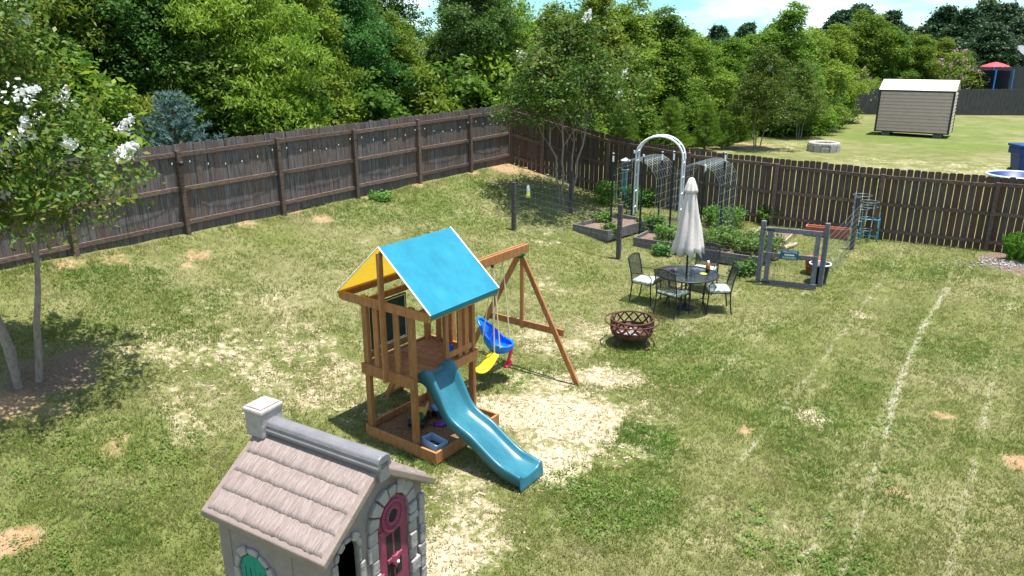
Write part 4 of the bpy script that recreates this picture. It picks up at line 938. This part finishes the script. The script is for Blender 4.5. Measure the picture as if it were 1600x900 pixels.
# ------------------------------------------------------------------ fire pit
FP = gp(986, 536)
fp = thing('fire_pit', 'rusty round fire pit with lattice sides and outer ring', 'fire pit', FP)
MB().lathe([(.0, .13), (.15, .135), (.27, .155), (.355, .20), (.365, .27)], n=40).build('bowl', 'rust', fp, solid=.01)
MB().tube([(.37 * math.cos(t * math.pi / 24), .37 * math.sin(t * math.pi / 24), .27) for t in range(48)], .012, 6, closed=True).build('lower_band', 'rust', fp)
MB().tube([(.37 * math.cos(t * math.pi / 24), .37 * math.sin(t * math.pi / 24), .47) for t in range(48)], .016, 6, closed=True).build('upper_band', 'rust', fp)
mb = MB(); nd = 14
for k in range(nd):
    for sg in (-1, 1):
        mb.tube([(.368 * math.cos((k + sg * q / 4) * 2 * math.pi / nd), .368 * math.sin((k + sg * q / 4) * 2 * math.pi / nd), .27 + .05 * q) for q in range(5)], .017, 4)
mb.build('lattice', 'rust', fp)
MB().tube([(.475 * math.cos(t * math.pi / 24), .475 * math.sin(t * math.pi / 24), .435) for t in range(48)], .013, 6, closed=True).build('outer_ring', 'rust', fp)
for k in range(4):
    a = .6 + k * math.pi / 2; c, s = math.cos(a), math.sin(a)
    MB().tube([(.37 * c, .37 * s, .44), (.475 * c, .475 * s, .435)], .010, 6).build('ring_bracket', 'rust', fp)
    lg = MB().tube([(.34 * c, .34 * s, .22), (.37 * c, .37 * s, .06), (.39 * c, .39 * s, -.02)], .013, 6).build('leg', 'rust', fp)
    MB().lathe([(0, 0), (.05, .004), (.05, .02), (0, .03)], (.39 * c, .39 * s, 0), 10).build('foot', 'rust', lg)
mb = MB(); rr2 = random.Random(9)
for _ in range(26): a, q = rr2.uniform(0, 6.28), rr2.uniform(0, .24); mb.box((q * math.cos(a), q * math.sin(a), .17 + rr2.uniform(0, .03)), (rr2.uniform(.03, .09), rr2.uniform(.02, .05), .025), Matrix.Rotation(rr2.uniform(0, 3), 3, 'Z'))
mb.build('ash', 'ash', fp)

# ------------------------------------------------------------------ garden
UV = Vector((.585, .811, 0)); VV = Vector((.85, -.527, 0))
def bed(label, c, la, lb, rz, h=.24, soil=True, m='grey_wood'):
    b = thing('raised_bed', label, 'garden bed', (c.x, c.y, tz(c.x, c.y) - .02), rz, 'raised beds in the garden')
    for s in (-1, 1):
        MB().box((s * la / 2, 0, h / 2), (.04, lb + .04, h)).build('board', m, b, .004); MB().box((0, s * lb / 2, h / 2 - .002), (la - .042, .04, h - .004)).build('board', m, b, .004)
    if soil:
        q = MB(); N = 10; r5 = random.Random(int(c.x * 100)); q.add([(-la / 2 + la * i / N, -lb / 2 + lb * j / N, h * .62 + r5.uniform(-.012, .02)) for j in range(N + 1) for i in range(N + 1)], [(j * (N + 1) + i, j * (N + 1) + i + 1, (j + 1) * (N + 1) + i + 1, (j + 1) * (N + 1) + i) for j in range(N) for i in range(N)], True); q.build('soil', 'soil', b)
    return b
def quad_bed(label, pts, h, **k):
    P = [gp(*p) for p in pts]; c = sum(P, Vector()) / 4; e = ((P[1] - P[0]) + (P[2] - P[3])) / 2; f = ((P[3] - P[0]) + (P[2] - P[1])) / 2
    return bed(label, c, math.hypot(e.x, e.y), abs(e.x * f.y - e.y * f.x) / math.hypot(e.x, e.y), math.atan2(e.y, e.x), h, **k), P, c
quad_bed('grey plank raised bed with bare soil left of the white arbor', [(903, 362), (956, 383), (1008, 356), (957, 341)], .26)
quad_bed('raised bed with soil and seedlings left of the closed parasol', [(991, 385), (1072, 402), (1098, 372), (1030, 358)], .24)
b3, P3, c3 = quad_bed('raised bed overflowing with green crops right of the parasol', [(1088, 404), (1184, 424), (1216, 386), (1132, 372)], .26)
quad_bed('low board-framed bed behind the garden gate', [(1162, 394), (1203, 402), (1250, 364), (1182, 356)], .14, m='board_wood')
def crop_mesh(seed, lx, ly, h, n, L, W, nclump):
    r = np.random.default_rng(seed); c = np.stack([(r.random(nclump) - .5) * lx, (r.random(nclump) - .5) * ly, r.random(nclump) ** .7 * h], 1)
    P = np.repeat(c, n, 0) + r.normal(0, .055, (n * nclump, 3)); P[:, 2] = np.abs(P[:, 2]); V, F = leaf_quads(P, L, W, .9, None, seed); me = fast_mesh('foliage', V, F); me.materials.append(MATS['leaf_crop']); return me
def stems_mesh(seed, lx, ly, h, n):
    r = random.Random(seed); mb = MB()
    for _ in range(n): x, y = r.uniform(-lx / 2, lx / 2) * .8, r.uniform(-ly / 2, ly / 2) * .8; mb.tube([(x, y, -.03), (x + r.uniform(-.05, .05), y + r.uniform(-.05, .05), h * r.uniform(.5, .95))], .006, 4)
    me = bpy.data.meshes.new('stem'); me.from_pydata(mb.v, [], mb.f); me.materials.append(MATS['leaf_crop']); return me
def crop(name, label, loc, lx, ly, h, nclump, seed, rz=0, L=.08, W=.04):
    t = thing(name, label, 'plant', loc, rz); link('foliage', crop_mesh(seed, lx, ly, h, 12, L, W, nclump), None, t); link('stem', stems_mesh(seed, lx, ly, h, max(3, nclump // 8)), None, t); return t
e = P3[1] - P3[0]
crop('vegetable_patch', 'mass of bright green leafy crops filling the right raised bed', (c3.x, c3.y, tz(c3.x, c3.y) + .14), 1.75, 1.15, .34, 420, 41, math.atan2(e.y, e.x))
for i, (px, py, sx, h, dz, lb) in enumerate([(1022, 366, .42, .34, .12, 'bushy green plant in the bed left of the parasol'), (1040, 384, .5, .4, .1, 'leafy green plant at the parasol edge in the middle bed'), (953, 374, .3, .22, .15, 'pale leafy seedling at the near corner of the left bed'), (943, 352, .3, .12, .15, 'low sparse seedlings in the left bed'), (1034, 397, .34, .2, 0, 'brownish weed clump at the foot of the middle bed'), (945, 318, .55, .62, 0, 'leafy rose bush behind the left raised bed'), (985, 325, .5, .6, 0, 'leafy bush behind the white arbor foot'), (1010, 322, .5, .5, 0, 'green shrub inside the white arbor'), (1162, 428, .45, .24, 0, 'trailing crop spilling over the bed beside the gate post'), (1200, 350, .5, .4, .05, 'green weeds against the back fence behind the gate'), (1128, 352, 1.0, .45, 0, 'wispy green plants under the right wire arch'), (592, 311, .45, .09, 0, 'dark green weed at the foot of the left fence'), (1003, 355, .15, .16, .05, 'small seedling beside a black stake')]):
    q = gp(px, py); crop('garden_plant', lb, (q.x, q.y, q.z + dz), sx, sx * .8, h, int(26 + 120 * sx), 50 + i)
# wire fence with wooden posts, and gate
WP = [gp(892, 334), gp(803, 359), gp(966, 404), gp(1184, 441)]; WQ = [gp(1281, 447), gp(1330, 390), None]
wf = thing('wire_garden_fence', 'low wire mesh fence on weathered wooden posts around the garden', 'fence', (0, 0, 0))
for q, h in ((WP[0], 1.2), (WP[1], 1.2), (WP[2], 1.3), (WP[3], 1.38), (WQ[0], 1.38), (WQ[1], 1.3)):
    MB().beam(q - Vector((0, 0, .1)), q + Vector((.0, 0, h)), .095, .095, (.8, -.5, 0)).build('post', 'post_wood' if h < 1.37 else 'gate_wood', wf, .006)
def mesh_panel(A, B, h, step=.15, r=.0022, m='wire'):
    mb = MB(); L = (B - A).length; n = max(2, int(L / step)); side = Vector((-(B - A).y, (B - A).x, 0)).normalized() * -.055
    for i in range(int(h / step) + 1): mb.tube([A + side + Vector((0, 0, .04 + i * step)), B + side + Vector((0, 0, .04 + i * step))], r, 4, False)
    for i in range(n + 1): q = A + (B - A) * i / n + side; mb.tube([q + Vector((0, 0, .04)), q + Vector((0, 0, h))], r * .8, 4, False)
    mb.build('wire_panel', m, wf)
mesh_panel(WP[0], WP[1], 1.1); mesh_panel(WP[1], WP[2], 1.1); mesh_panel(WP[2], WP[3], 1.15); mesh_panel(WQ[0], WQ[1], 1.1)
bk = Vector((C0[0] + DR[0] * 10.2 + nR[0] * .2, C0[1] + DR[1] * 10.2 + nR[1] * .2, .38)); mesh_panel(WQ[1], bk, 1.1, .11, .004)
GA, GB = gp(1191, 444), gp(1270, 452); gd = GB - GA; gl = math.hypot(gd.x, gd.y); gt = thing('garden_gate', 'grey wooden garden gate frame with a teal sign on its middle rail', 'gate', (GA.x, GA.y, (GA.z + GB.z) / 2), math.atan2(gd.y, gd.x))
for x in (.06, gl - .02): MB().box((x, 0, .65), (.10, .045, 1.22)).build('stile', 'gate_wood', gt, .004)
for z in (1.22, .68, .07): MB().box((gl / 2 + .02, -.034 if z != 1.22 else -.003, z), (gl - .1 + (.18 if z != .68 else .1), .03, .10)).build('rail', 'gate_wood', gt, .004)
MB().box((.03, -.04, 1.22), (.22, .012, .03)).build('hinge', 'black_metal', gt); MB().box((.03, -.055, .07), (.22, .012, .03)).build('hinge', 'black_metal', gt)
gm = MB()
for i in range(9): gm.tube([(.1, .025, .1 + i * .13), (gl - .06, .025, .1 + i * .13)], .0022, 4, False)
for i in range(9): gm.tube([(.12 + (gl - .2) * i / 8, .025, .1), (.12 + (gl - .2) * i / 8, .025, 1.2)], .0022, 4, False)
gm.build('wire_panel', 'wire_dark', gt)
sg_ = thing('garden_sign', 'small teal garden sign with pale lettering fixed to the gate', 'sign', gt.matrix_basis @ Vector((gl * .47, -.062, .72)), gt.rotation_euler.z)
MB().box((0, 0, 0), (.36, .014, .21)).build('board', 'sign_teal', sg_, .004)
mt_ = Matrix.Rotation(R(90), 4, 'X')
for tx, z, s in (('WELCOME', .062, .062), ('GARDEN', -.062, .068)):
    me = text_mesh(tx, s); me.transform(mt_); link('lettering', me, 'white_paint', sg_, (0, -.0085, z))
MB().box((0, -.0085, .0), (.2, .002, .03)).build('light_bar', 'white_paint', sg_)
# black stakes with white tips and the two wire arches
def stake(q, h, label):
    s = thing('garden_stake', label, 'stake', q, 0, 'black stakes holding the wire arches'); tl = Vector((rnd.uniform(-.05, .05), rnd.uniform(-.05, .05), 0))
    MB().beam((0, 0, -.1), tl + Vector((0, 0, h)), .042, .042).build('shaft', 't_post', s); MB().beam(tl * (1 - .12) + Vector((0, 0, h - .2)), tl * 1.02 + Vector((0, 0, h + .02)), .042, .042).build('tip', 'white_paint', s)
for px, py, h, lb in ((954, 356, 1.95, 'black white-tipped stake at the near left leg of the left arch'), (986, 345, 1.9, 'black white-tipped stake at the far left leg of the left arch'), (998, 376, 2.15, 'black white-tipped stake at the near right leg of the left arch'), (1027, 360, 2.05, 'black white-tipped stake between the two wire arches, left one'), (1045, 372, 2.2, 'black white-tipped stake between the two arches, right one'), (1094, 350, 1.6, 'black white-tipped stake just right of the parasol'), (1124, 374, 2.2, 'black white-tipped stake farthest right, beside the green crops')):
    stake(gp(px, py), h, lb)
def wire_arch(label, A, B, Cc, h):                       # A near left foot, B far left foot, Cc near right foot
    o = thing('wire_arch', label, 'trellis', A); ax = B - A; sp = Cc - A; ax.z = sp.z = 0; mb = MB(); nh = 9
    def P(k, t):                                         # k along the axis, t 0..1 over the hoop
        rr_ = sp.length / 2; leg = h - rr_; tot = 2 * leg + math.pi * rr_; d = t * tot
        if d < leg: w, zz_ = 0, d
        elif d > tot - leg: w, zz_ = 1, tot - d
        else: a = (d - leg) / rr_; w, zz_ = .5 - .5 * math.cos(a), leg + rr_ * math.sin(a)
        return ax * k + sp * w + Vector((0, 0, zz_))
    for i in range(nh + 1): mb.tube([P(i / nh, j / 44) for j in range(0, 45)], .0032, 4, False)
    mb.build('hoop_wires', 'wire', o); mb = MB()
    for j in range(1, 22, 1): mb.tube([P(0, j / 22), P(1, j / 22)], .0032, 4, False)
    mb.build('long_wires', 'wire', o)
A = gp(954, 356); wire_arch('left wire mesh arch trellis over the garden bed', A, A + UV * 1.25, A + VV * 1.2, 1.85)
A = gp(1045, 372); wire_arch('right wire mesh arch trellis behind the parasol', A, A + UV * 1.3, A + VV * 1.2, 1.95)
# white arbor
AL = gp(989, 336); AR = gp(1060, 346); ad = AR - AL; al = math.hypot(ad.x, ad.y); arb = thing('garden_arbor', 'white metal garden arbor with rounded top between the wire arches', 'arbor', (AL.x, AL.y, (AL.z + AR.z) / 2 - .05), math.atan2(ad.y, ad.x))
for y in (0, .36):
    MB().tube([(0, y, 0), (0, y, 1.72)] + [(al / 2 - al / 2 * math.cos(t * math.pi / 14), y, 1.74 + .56 * math.sin(t * math.pi / 14)) for t in range(15)] + [(al, y, 1.72), (al, y, 0)], .029, 8).build('hoop', 'white_metal', arb)
    for x in (0, al): MB().tube([(x, y, 1.68), (x, y, 1.74)], .036, 8).build('joint', 'white_metal', arb)
for z in (.3, .75, 1.2, 1.6):
    for x in (0, al): MB().tube([(x, 0, z), (x, .36, z)], .018, 6).build('rung', 'white_metal', arb)
for t in range(1, 14, 2): x = al / 2 - al / 2 * math.cos(t * math.pi / 14); z = 1.74 + .56 * math.sin(t * math.pi / 14); MB().tube([(x, 0, z), (x, .36, z)], .018, 6).build('rung', 'white_metal', arb)
# bird feeder with chimes on a hook, hummingbird feeder
q = gp(973, 345); bf = thing('bird_feeder', 'bird feeder with pale dish and turquoise chimes on a thin hook', 'bird feeder', q)
MB().tube([(.09, 0, -.05), (.09, 0, 1.9), (.05, 0, 2.02), (0, 0, 1.95)], .008, 6).build('hook', 'black_metal', bf)
MB().lathe([(.01, 1.72), (.13, 1.66), (.14, 1.645), (0, 1.65)], n=20).build('roof', 'white_metal', bf); MB().lathe([(0, 1.64), (.055, 1.64), (.055, 1.42), (0, 1.42)], n=14).build('tube', 'black_plastic', bf); MB().lathe([(0, 1.4), (.11, 1.42), (.11, 1.40), (0, 1.385)], n=18).build('tray', 'white_metal', bf)
for k in range(5): MB().tube([(.04 * math.cos(k * 1.26), .04 * math.sin(k * 1.26), 1.39), (.045 * math.cos(k * 1.26), .045 * math.sin(k * 1.26), 1.05 - .09 * k)], .010, 6).build('chime', 'turquoise', bf)
q = gp(825, 326); hf = thing('nectar_feeder', 'yellow-green nectar feeder hanging by the wire fence corner', 'bird feeder', q)
MB().tube([(0, 0, -.05), (0, 0, .72), (.0, -.07, .78), (.0, -.12, .70)], .005, 5).build('hook', 'black_metal', hf); MB().lathe([(0, .68), (.03, .66), (.045, .60), (.05, .5)], (0, -.12, 0), 12).build('jar', 'white_paint', hf); MB().lathe([(.05, .5), (.06, .40), (.085, .33), (0, .31)], (0, -.12, 0), 12).build('base', 'feeder_yellow', hf)
# planter, pots, logs, cages, chair
q = gp(1292, 370); pb = thing('planter_box', 'long terracotta planter box by the back fence', 'planter', q, math.atan2(DR[1], DR[0]) + .05)
mb = MB(); mb.add([(x * sx, y * sy, z) for z, sx, sy in ((0, .46, .10), (.26, .54, .15), (.26, .50, .12), (.2, .49, .11)) for x, y in ((-1, -1), (1, -1), (1, 1), (-1, 1))], [(0, 3, 2, 1)] + [(4 * k + i, 4 * k + (i + 1) % 4, 4 * k + 4 + (i + 1) % 4, 4 * k + 4 + i) for k in range(3) for i in range(4)]); mb.build('box', 'terracotta', pb, .008)
MB().box((0, 0, .20), (.97, .21, .02)).build('soil', 'soil', pb)
def pot(name, label, q, r, h, m, rim):
    t = thing(name, label, 'pot', q); MB().lathe([(0, 0), (r * .75, 0), (r, h), (r * 1.08, h), (r * 1.08, h + .03), (r * .95, h + .03), (r * .9, h - .06), (0, h - .06)], n=22).build('body', m, t); MB().tube([(r * 1.08 * math.cos(k * math.pi / 11), r * 1.08 * math.sin(k * math.pi / 11), h + .02) for k in range(22)], .016, 6, closed=True).build('rim', rim, t); return t
pot('plant_pot', 'large black plastic pot with pale rim behind the gate post', gp(1278, 441), .20, .40, 'black_plastic', 'white_paint')
pot('plant_pot', 'terracotta pot behind the right gate stile', gp(1268, 427), .17, .34, 'terracotta', 'terracotta')
for px, py, a, lb in ((1234, 388, .75, 'pale weathered log lying near the framed bed, farther one'), (1217, 403, .8, 'pale weathered log lying near the gate, closer one')):
    q = gp(px, py); t = thing('log', lb, 'log', q + Vector((0, 0, .05)), a); MB().tube([(-.3, 0, 0), (-.1, .012, .01), (.12, -.01, .0), (.32, .01, .01)], [.055, .06, .05, .045], 8).build('trunk_piece', 'board_wood', t); MB().tube([(.05, 0, .02), (.12, .08, .05)], .02, 6).build('branch_stub', 'board_wood', t)
for px, py, h, lb in ((1337, 380, 1.25, 'grey wire tomato cage by the back fence, left one'), (1350, 377, 1.05, 'grey wire tomato cage by the back fence, right one')):
    q = gp(px, py); t = thing('tomato_cage', lb, 'plant cage', q); 
    for k in range(4): a = k * math.pi / 2 + .4; MB().tube([(.12 * math.cos(a), .12 * math.sin(a), -.03), (.22 * math.cos(a), .22 * math.sin(a), h)], .0055, 5).build('leg', 'wire', t)
    for z in (.3, .6, .9, h - .02): r_ = .12 + .1 * z / h; MB().tube([(r_ * math.cos(k * math.pi / 9), r_ * math.sin(k * math.pi / 9), z) for k in range(18)], .0055, 5, closed=True).build('ring', 'wire', t)
q = gp(1356, 374); t = thing('metal_stool', 'turquoise metal plant stand against the back fence', 'plant stand', q, math.atan2(DR[1], DR[0]))
for x in (-.22, .22):
    for y in (-.16, .16): MB().tube([(x, y, -.02), (x * .95, y * .95, .55)], .014, 6).build('leg', 'turquoise', t)
for z in (.55, .12): MB().tube([(-.21, -.155, z), (.21, -.155, z), (.21, .155, z), (-.21, .155, z)], .016, 6, closed=True).build('frame', 'turquoise', t)
MB().tube([(-.21, .155, .55), (-.2, .2, .74), (.2, .2, .74), (.21, .155, .55)], .012, 6).build('back_rail', 'turquoise', t)
# shrub and stones at the right edge
q = gp(1590, 408); r6 = np.random.default_rng(77); P = []; D = []
for k in range(60):
    a = r6.random() * 6.28; s = r6.random() ** .5 * .17; b0 = np.array([s * math.cos(a), s * math.sin(a), 0.0]); lean = b0 * 1.3; P.append(np.repeat((b0)[None], 26, 0) + np.outer(np.linspace(.1, 1, 26), lean + np.array([0, 0, .68 * (1 - s * 1.2)]))); D.append(0)
Pn = np.concatenate(P) + r6.normal(0, .018, (60 * 26, 3)); V, F = leaf_quads(Pn, .13, .04, .2, None, 5, -.9)
t = thing('evergreen_shrub', 'upright glossy green shrub at the right edge by the fence', 'shrub', q); me = fast_mesh('foliage', V, F); me.materials.append(MATS['leaf_pine']); link('foliage', me, None, t)
mb = MB(); [mb.tube([(.03 * math.cos(k), .03 * math.sin(k), -.05), (.1 * math.cos(k), .1 * math.sin(k), .45)], .01, 5) for k in range(7)]; mb.build('stem', 'bark', t)
sr2 = random.Random(4); q0 = gp(1585, 412); mb = MB()
for _ in range(420):
    x, y = q0.x + sr2.gauss(0, .55), q0.y + sr2.gauss(0, .22); s = sr2.uniform(.018, .05); mb.box((x, y, tz(x, y) + s * .3), (s, s * sr2.uniform(.7, 1.2), s * .7), Matrix.Rotation(sr2.uniform(0, 3), 3, 'Z') @ Matrix.Rotation(sr2.uniform(-.4, .4), 3, 'X'))
tag(mb.build('gravel', 'stone'), 'loose grey gravel around the right edge shrub', 'gravel', kind='stuff')

# ------------------------------------------------------------------ neighbouring lawn
SA = gp(1366, 211); SB2 = atY(1480, 215, SA.y - 1.9); SB2.z = SA.z
sd = SB2 - SA; sL = math.hypot(sd.x, sd.y); sh = thing('garden_shed', 'tan metal-sided shed with white roof on blocks', 'shed', SA, math.atan2(sd.y, sd.x))
ZB = .2; WH = 2.08; DP = 1.7
MB().box((sL / 2, DP / 2, ZB + WH / 2), (sL - .02, DP - .02, WH)).build('core', 'shed_trim', sh)
for i in range(12):
    z = ZB + .05 + i * (WH - .1) / 12; hh = (WH - .1) / 12
    MB().add([(.04, -.001, z), (sL - .04, -.001, z), (sL - .04, -.055, z + .02), (.04, -.055, z + .02), (.04, -.004, z + hh), (sL - .04, -.004, z + hh)], [(0, 1, 2, 3), (3, 2, 5, 4)]).build('siding_strip', 'siding', sh)
    MB().add([(sL + .001, .04, z), (sL + .001, DP - .04, z), (sL + .03, DP - .04, z + .02), (sL + .03, .04, z + .02), (sL + .004, .04, z + hh), (sL + .004, DP - .04, z + hh)], [(0, 1, 2, 3), (3, 2, 5, 4)]).build('siding_strip', 'siding', sh)
for x in (0, sL):
    for y in (0, DP): MB().box((x, y, ZB + WH / 2), (.09, .09, WH)).build('corner_trim', 'shed_trim', sh)
MB().box((sL / 2, -.02, ZB + WH - .02), (sL, .06, .08)).build('eave_trim', 'shed_trim', sh)
for sg in (0, 1):
    y0, y1 = (-.1, DP / 2) if sg == 0 else (DP + .1, DP / 2)
    MB().add([(-.06, y0, ZB + WH + .02), (sL + .06, y0, ZB + WH + .02), (sL + .06, y1, ZB + WH + .5), (-.06, y1, ZB + WH + .5)], [(0, 1, 2, 3)]).build('roof_panel', 'shed_roof', sh, solid=.03)
for x in (0, sL): MB().prism([(0, ZB + WH), (DP, ZB + WH), (DP / 2, ZB + WH + .45)], lambda a, b, d: (d, a, b), x - .01, x + .01).build('gable', 'siding', sh)
for x, y in ((.45, .4), (sL - .5, .5), (.45, DP - .2), (sL - .5, DP - .2)): MB().box((x, y, ZB / 2 - .03), (.38, .2, ZB + .06)).build('block', 'concrete', sh, .01)
q = gp(1286, 236); fr = thing('stone_fire_ring', 'low round concrete fire ring on the neighbouring lawn', 'fire ring', q)
for k in range(12):
    a0, a1 = k * math.pi / 6 + .03, (k + 1) * math.pi / 6 - .03
    MB().prism([(.68 * math.cos(a0), .68 * math.sin(a0)), (.68 * math.cos(a1), .68 * math.sin(a1)), (.46 * math.cos(a1), .46 * math.sin(a1)), (.46 * math.cos(a0), .46 * math.sin(a0))], lambda a, b, d: (a, b, d), -.03, .30 if k % 4 else .2).build('block', 'concrete', fr, .015)
MB().tube([(.57 * math.cos(k * math.pi / 12), .57 * math.sin(k * math.pi / 12), .32) for k in range(24)], .09, 6, closed=True).build('cap', 'concrete', fr)
bp_ = atY(1597, 270, 25.5); bz = tz(bp_.x, 25.5); bn = thing('waste_bin', 'blue wheeled waste bin with white letter behind the back fence', 'bin', (bp_.x, 25.5, bz), -.1)
bt_ = (atY(1603, 226, 25.5).z - bz)
MB().add([(x * s, y * s, z) for z, s in ((.06, .27), (bt_ - .08, .36)) for x, y in ((-1, -1), (1, -1), (1, 1), (-1, 1))], [(0, 3, 2, 1), (4, 5, 6, 7), (0, 1, 5, 4), (1, 2, 6, 5), (2, 3, 7, 6), (3, 0, 4, 7)]).build('body', 'bin_blue', bn, .03)
MB().box((0, 0, bt_ - .2), (.80, .80, .24)).build('collar', 'bin_blue', bn, .03); MB().box((0, 0, bt_ - .03), (.86, .88, .09)).build('lid', 'bin_blue', bn, .03)
me = text_mesh('WM', .2); me.transform(mt_); link('lettering', me, 'white_paint', bn, (.03, -.403, bt_ - .2))
for x in (-.28, .28): MB().tube([(x - .03, .3, .11), (x + .03, .3, .11)], .13, 14).build('wheel', 'black_plastic', bn)
pp_ = atY(1592, 270, 24.2); pz = tz(pp_.x, 24.2); kp = thing('wading_pool', 'blue and white rim of a small wading pool behind the fence', 'pool', (pp_.x, 24.2, pz))
kz = max(.2, atY(1592, 274, 24.2).z - pz); MB().lathe([(.0, .03), (.78, .03), (.85, kz), (.90, kz)], n=36).build('shell', 'bin_blue', kp); MB().tube([(.9 * math.cos(k * math.pi / 18), .9 * math.sin(k * math.pi / 18), kz) for k in range(36)], .04, 8, closed=True).build('rim', 'pool_white', kp)
def far_fence(label, A, B, h, m='fence_far'):
    f = thing('privacy_fence', label, 'fence', (A.x, A.y, 0)); d = B - A; L = math.hypot(d.x, d.y); D = Vector((d.x / L, d.y / L, 0)); N = Vector((-D.y, D.x, 0)); mb = MB(); t = 0; r7 = random.Random(int(L * 10))
    while t < L:
        p = D * t; z = A.z + (B.z - A.z) * t / L; hh = h + r7.uniform(-.03, .02); w = .135
        P = [p + D * a + N * e for a in (0, w) for e in (0, .02)]; z0 = z - .1
        V = [q + Vector((0, 0, z0)) for q in P] + [q + Vector((0, 0, z + hh - (.03 if i in (0, 1) else .0))) for i, q in enumerate(P)]
        mb.add(V, [(0, 2, 6, 4), (2, 3, 7, 6), (3, 1, 5, 7), (1, 0, 4, 5), (4, 6, 7, 5)]); t += .145
    o = mb.build('picket_row', m, f); o['kind'] = 'stuff'
    t = 0
    while t < L: p = D * t + N * .06; z = A.z + (B.z - A.z) * t / L; MB().beam(p + Vector((0, 0, z - .1)), p + Vector((0, 0, z + h - .1)), .09, .09).build('post', 'fence_rail', f); t += 2.44
    for zz_ in (.3, .95, 1.6): MB().beam(N * .04 + Vector((0, 0, A.z + zz_)), D * L + N * .04 + Vector((0, 0, B.z + zz_)), .04, .09).build('rail', 'fence_rail', f)
    return f
def onfar(px, Yd): d = ray(px, 85); x = d.x / d.y * Yd; return Vector((x, Yd, tz(x, Yd)))
far_fence('weathered grey fence along the far side of the neighbouring lawn', onfar(1318, 53), onfar(1680, 51.5), atY(1500, 139, 52).z - tz(30, 52))
F2A, F2B = onfar(1478, 64), onfar(1700, 62); far_fence('darker fence standing higher behind the trampoline', F2A, F2B, atY(1540, 104, 63).z - F2A.z)
tq = onfar(1530, 57); tz0 = tq.z; tm = thing('trampoline', 'trampoline with dark safety net and blue poles behind the far fence', 'trampoline', tq); TT = atY(1530, 108, 57).z - tz0; TRr = 2.35
MB().lathe([(0, .8), (TRr * .9, .8), (TRr, .82), (TRr, .76), (0, .76)], n=32).build('mat', 'net', tm)
nm_ = bpy.data.materials.new('net_see'); nm_.use_nodes = True; a_ = nm_.node_tree; tpn = a_.nodes.new('ShaderNodeBsdfTransparent'); mxs = a_.nodes.new('ShaderNodeMixShader'); mxs.inputs[0].default_value = .12; bsn = a_.nodes['Principled BSDF']; bsn.inputs['Base Color'].default_value = (.008, .01, .016, 1); bsn.inputs['Roughness'].default_value = .95; bsn.inputs['Specular IOR Level'].default_value = .05
a_.links.new(bsn.outputs[0], mxs.inputs[1]); a_.links.new(tpn.outputs[0], mxs.inputs[2]); a_.links.new(mxs.outputs[0], a_.nodes['Material Output'].inputs['Surface']); MATS['net_see'] = nm_
MB().lathe([(TRr * .94, .82), (TRr * .93, TT - .1)], n=32).build('safety_net', 'net_see', tm)
for k in range(6):
    a = k * math.pi / 3 - .52; c, s = math.cos(a), math.sin(a); MB().tube([(TRr * 1.02 * c, TRr * 1.02 * s, 0), (TRr * 1.0 * c, TRr * 1.0 * s, TT)], .05, 8).build('pole', 'pole_blue', tm)
rq = onfar(1559, 67); ru = thing('garden_umbrella', 'red garden umbrella top showing above the far fence', 'umbrella', rq); uz = atY(1559, 97, 67).z - rq.z
MB().tube([(0, 0, 0), (0, 0, uz)], .03, 8).build('pole', 'black_metal', ru); MB().lathe([(.02, uz), (.5, uz - .12), (1.0, uz - .30), (1.25, uz - .45)], n=8, smooth=False).build('canopy', 'red_cloth', ru, solid=.02)
hq = onfar(1640, 72); hs_ = thing('house', 'grey roofed house corner at the far right edge', 'house', hq); hz_ = atY(1640, 70, 72).z - hq.z
MB().box((1.5, 3, hz_ * .35), (6, 6, hz_ * .7)).build('wall', 'siding', hs_); MB().prism([(-3.4, hz_ * .7), (3.4, hz_ * .7), (0, hz_)], lambda a, b, d: (1.5 + d, 3 + a, b), -3.3, 3.3).build('roof', 'roof_grey', hs_)
mb = MB().box((.2, -.01, hz_ * .4), (1.0, .06, 1.2)).build('window', 'net', hs_)
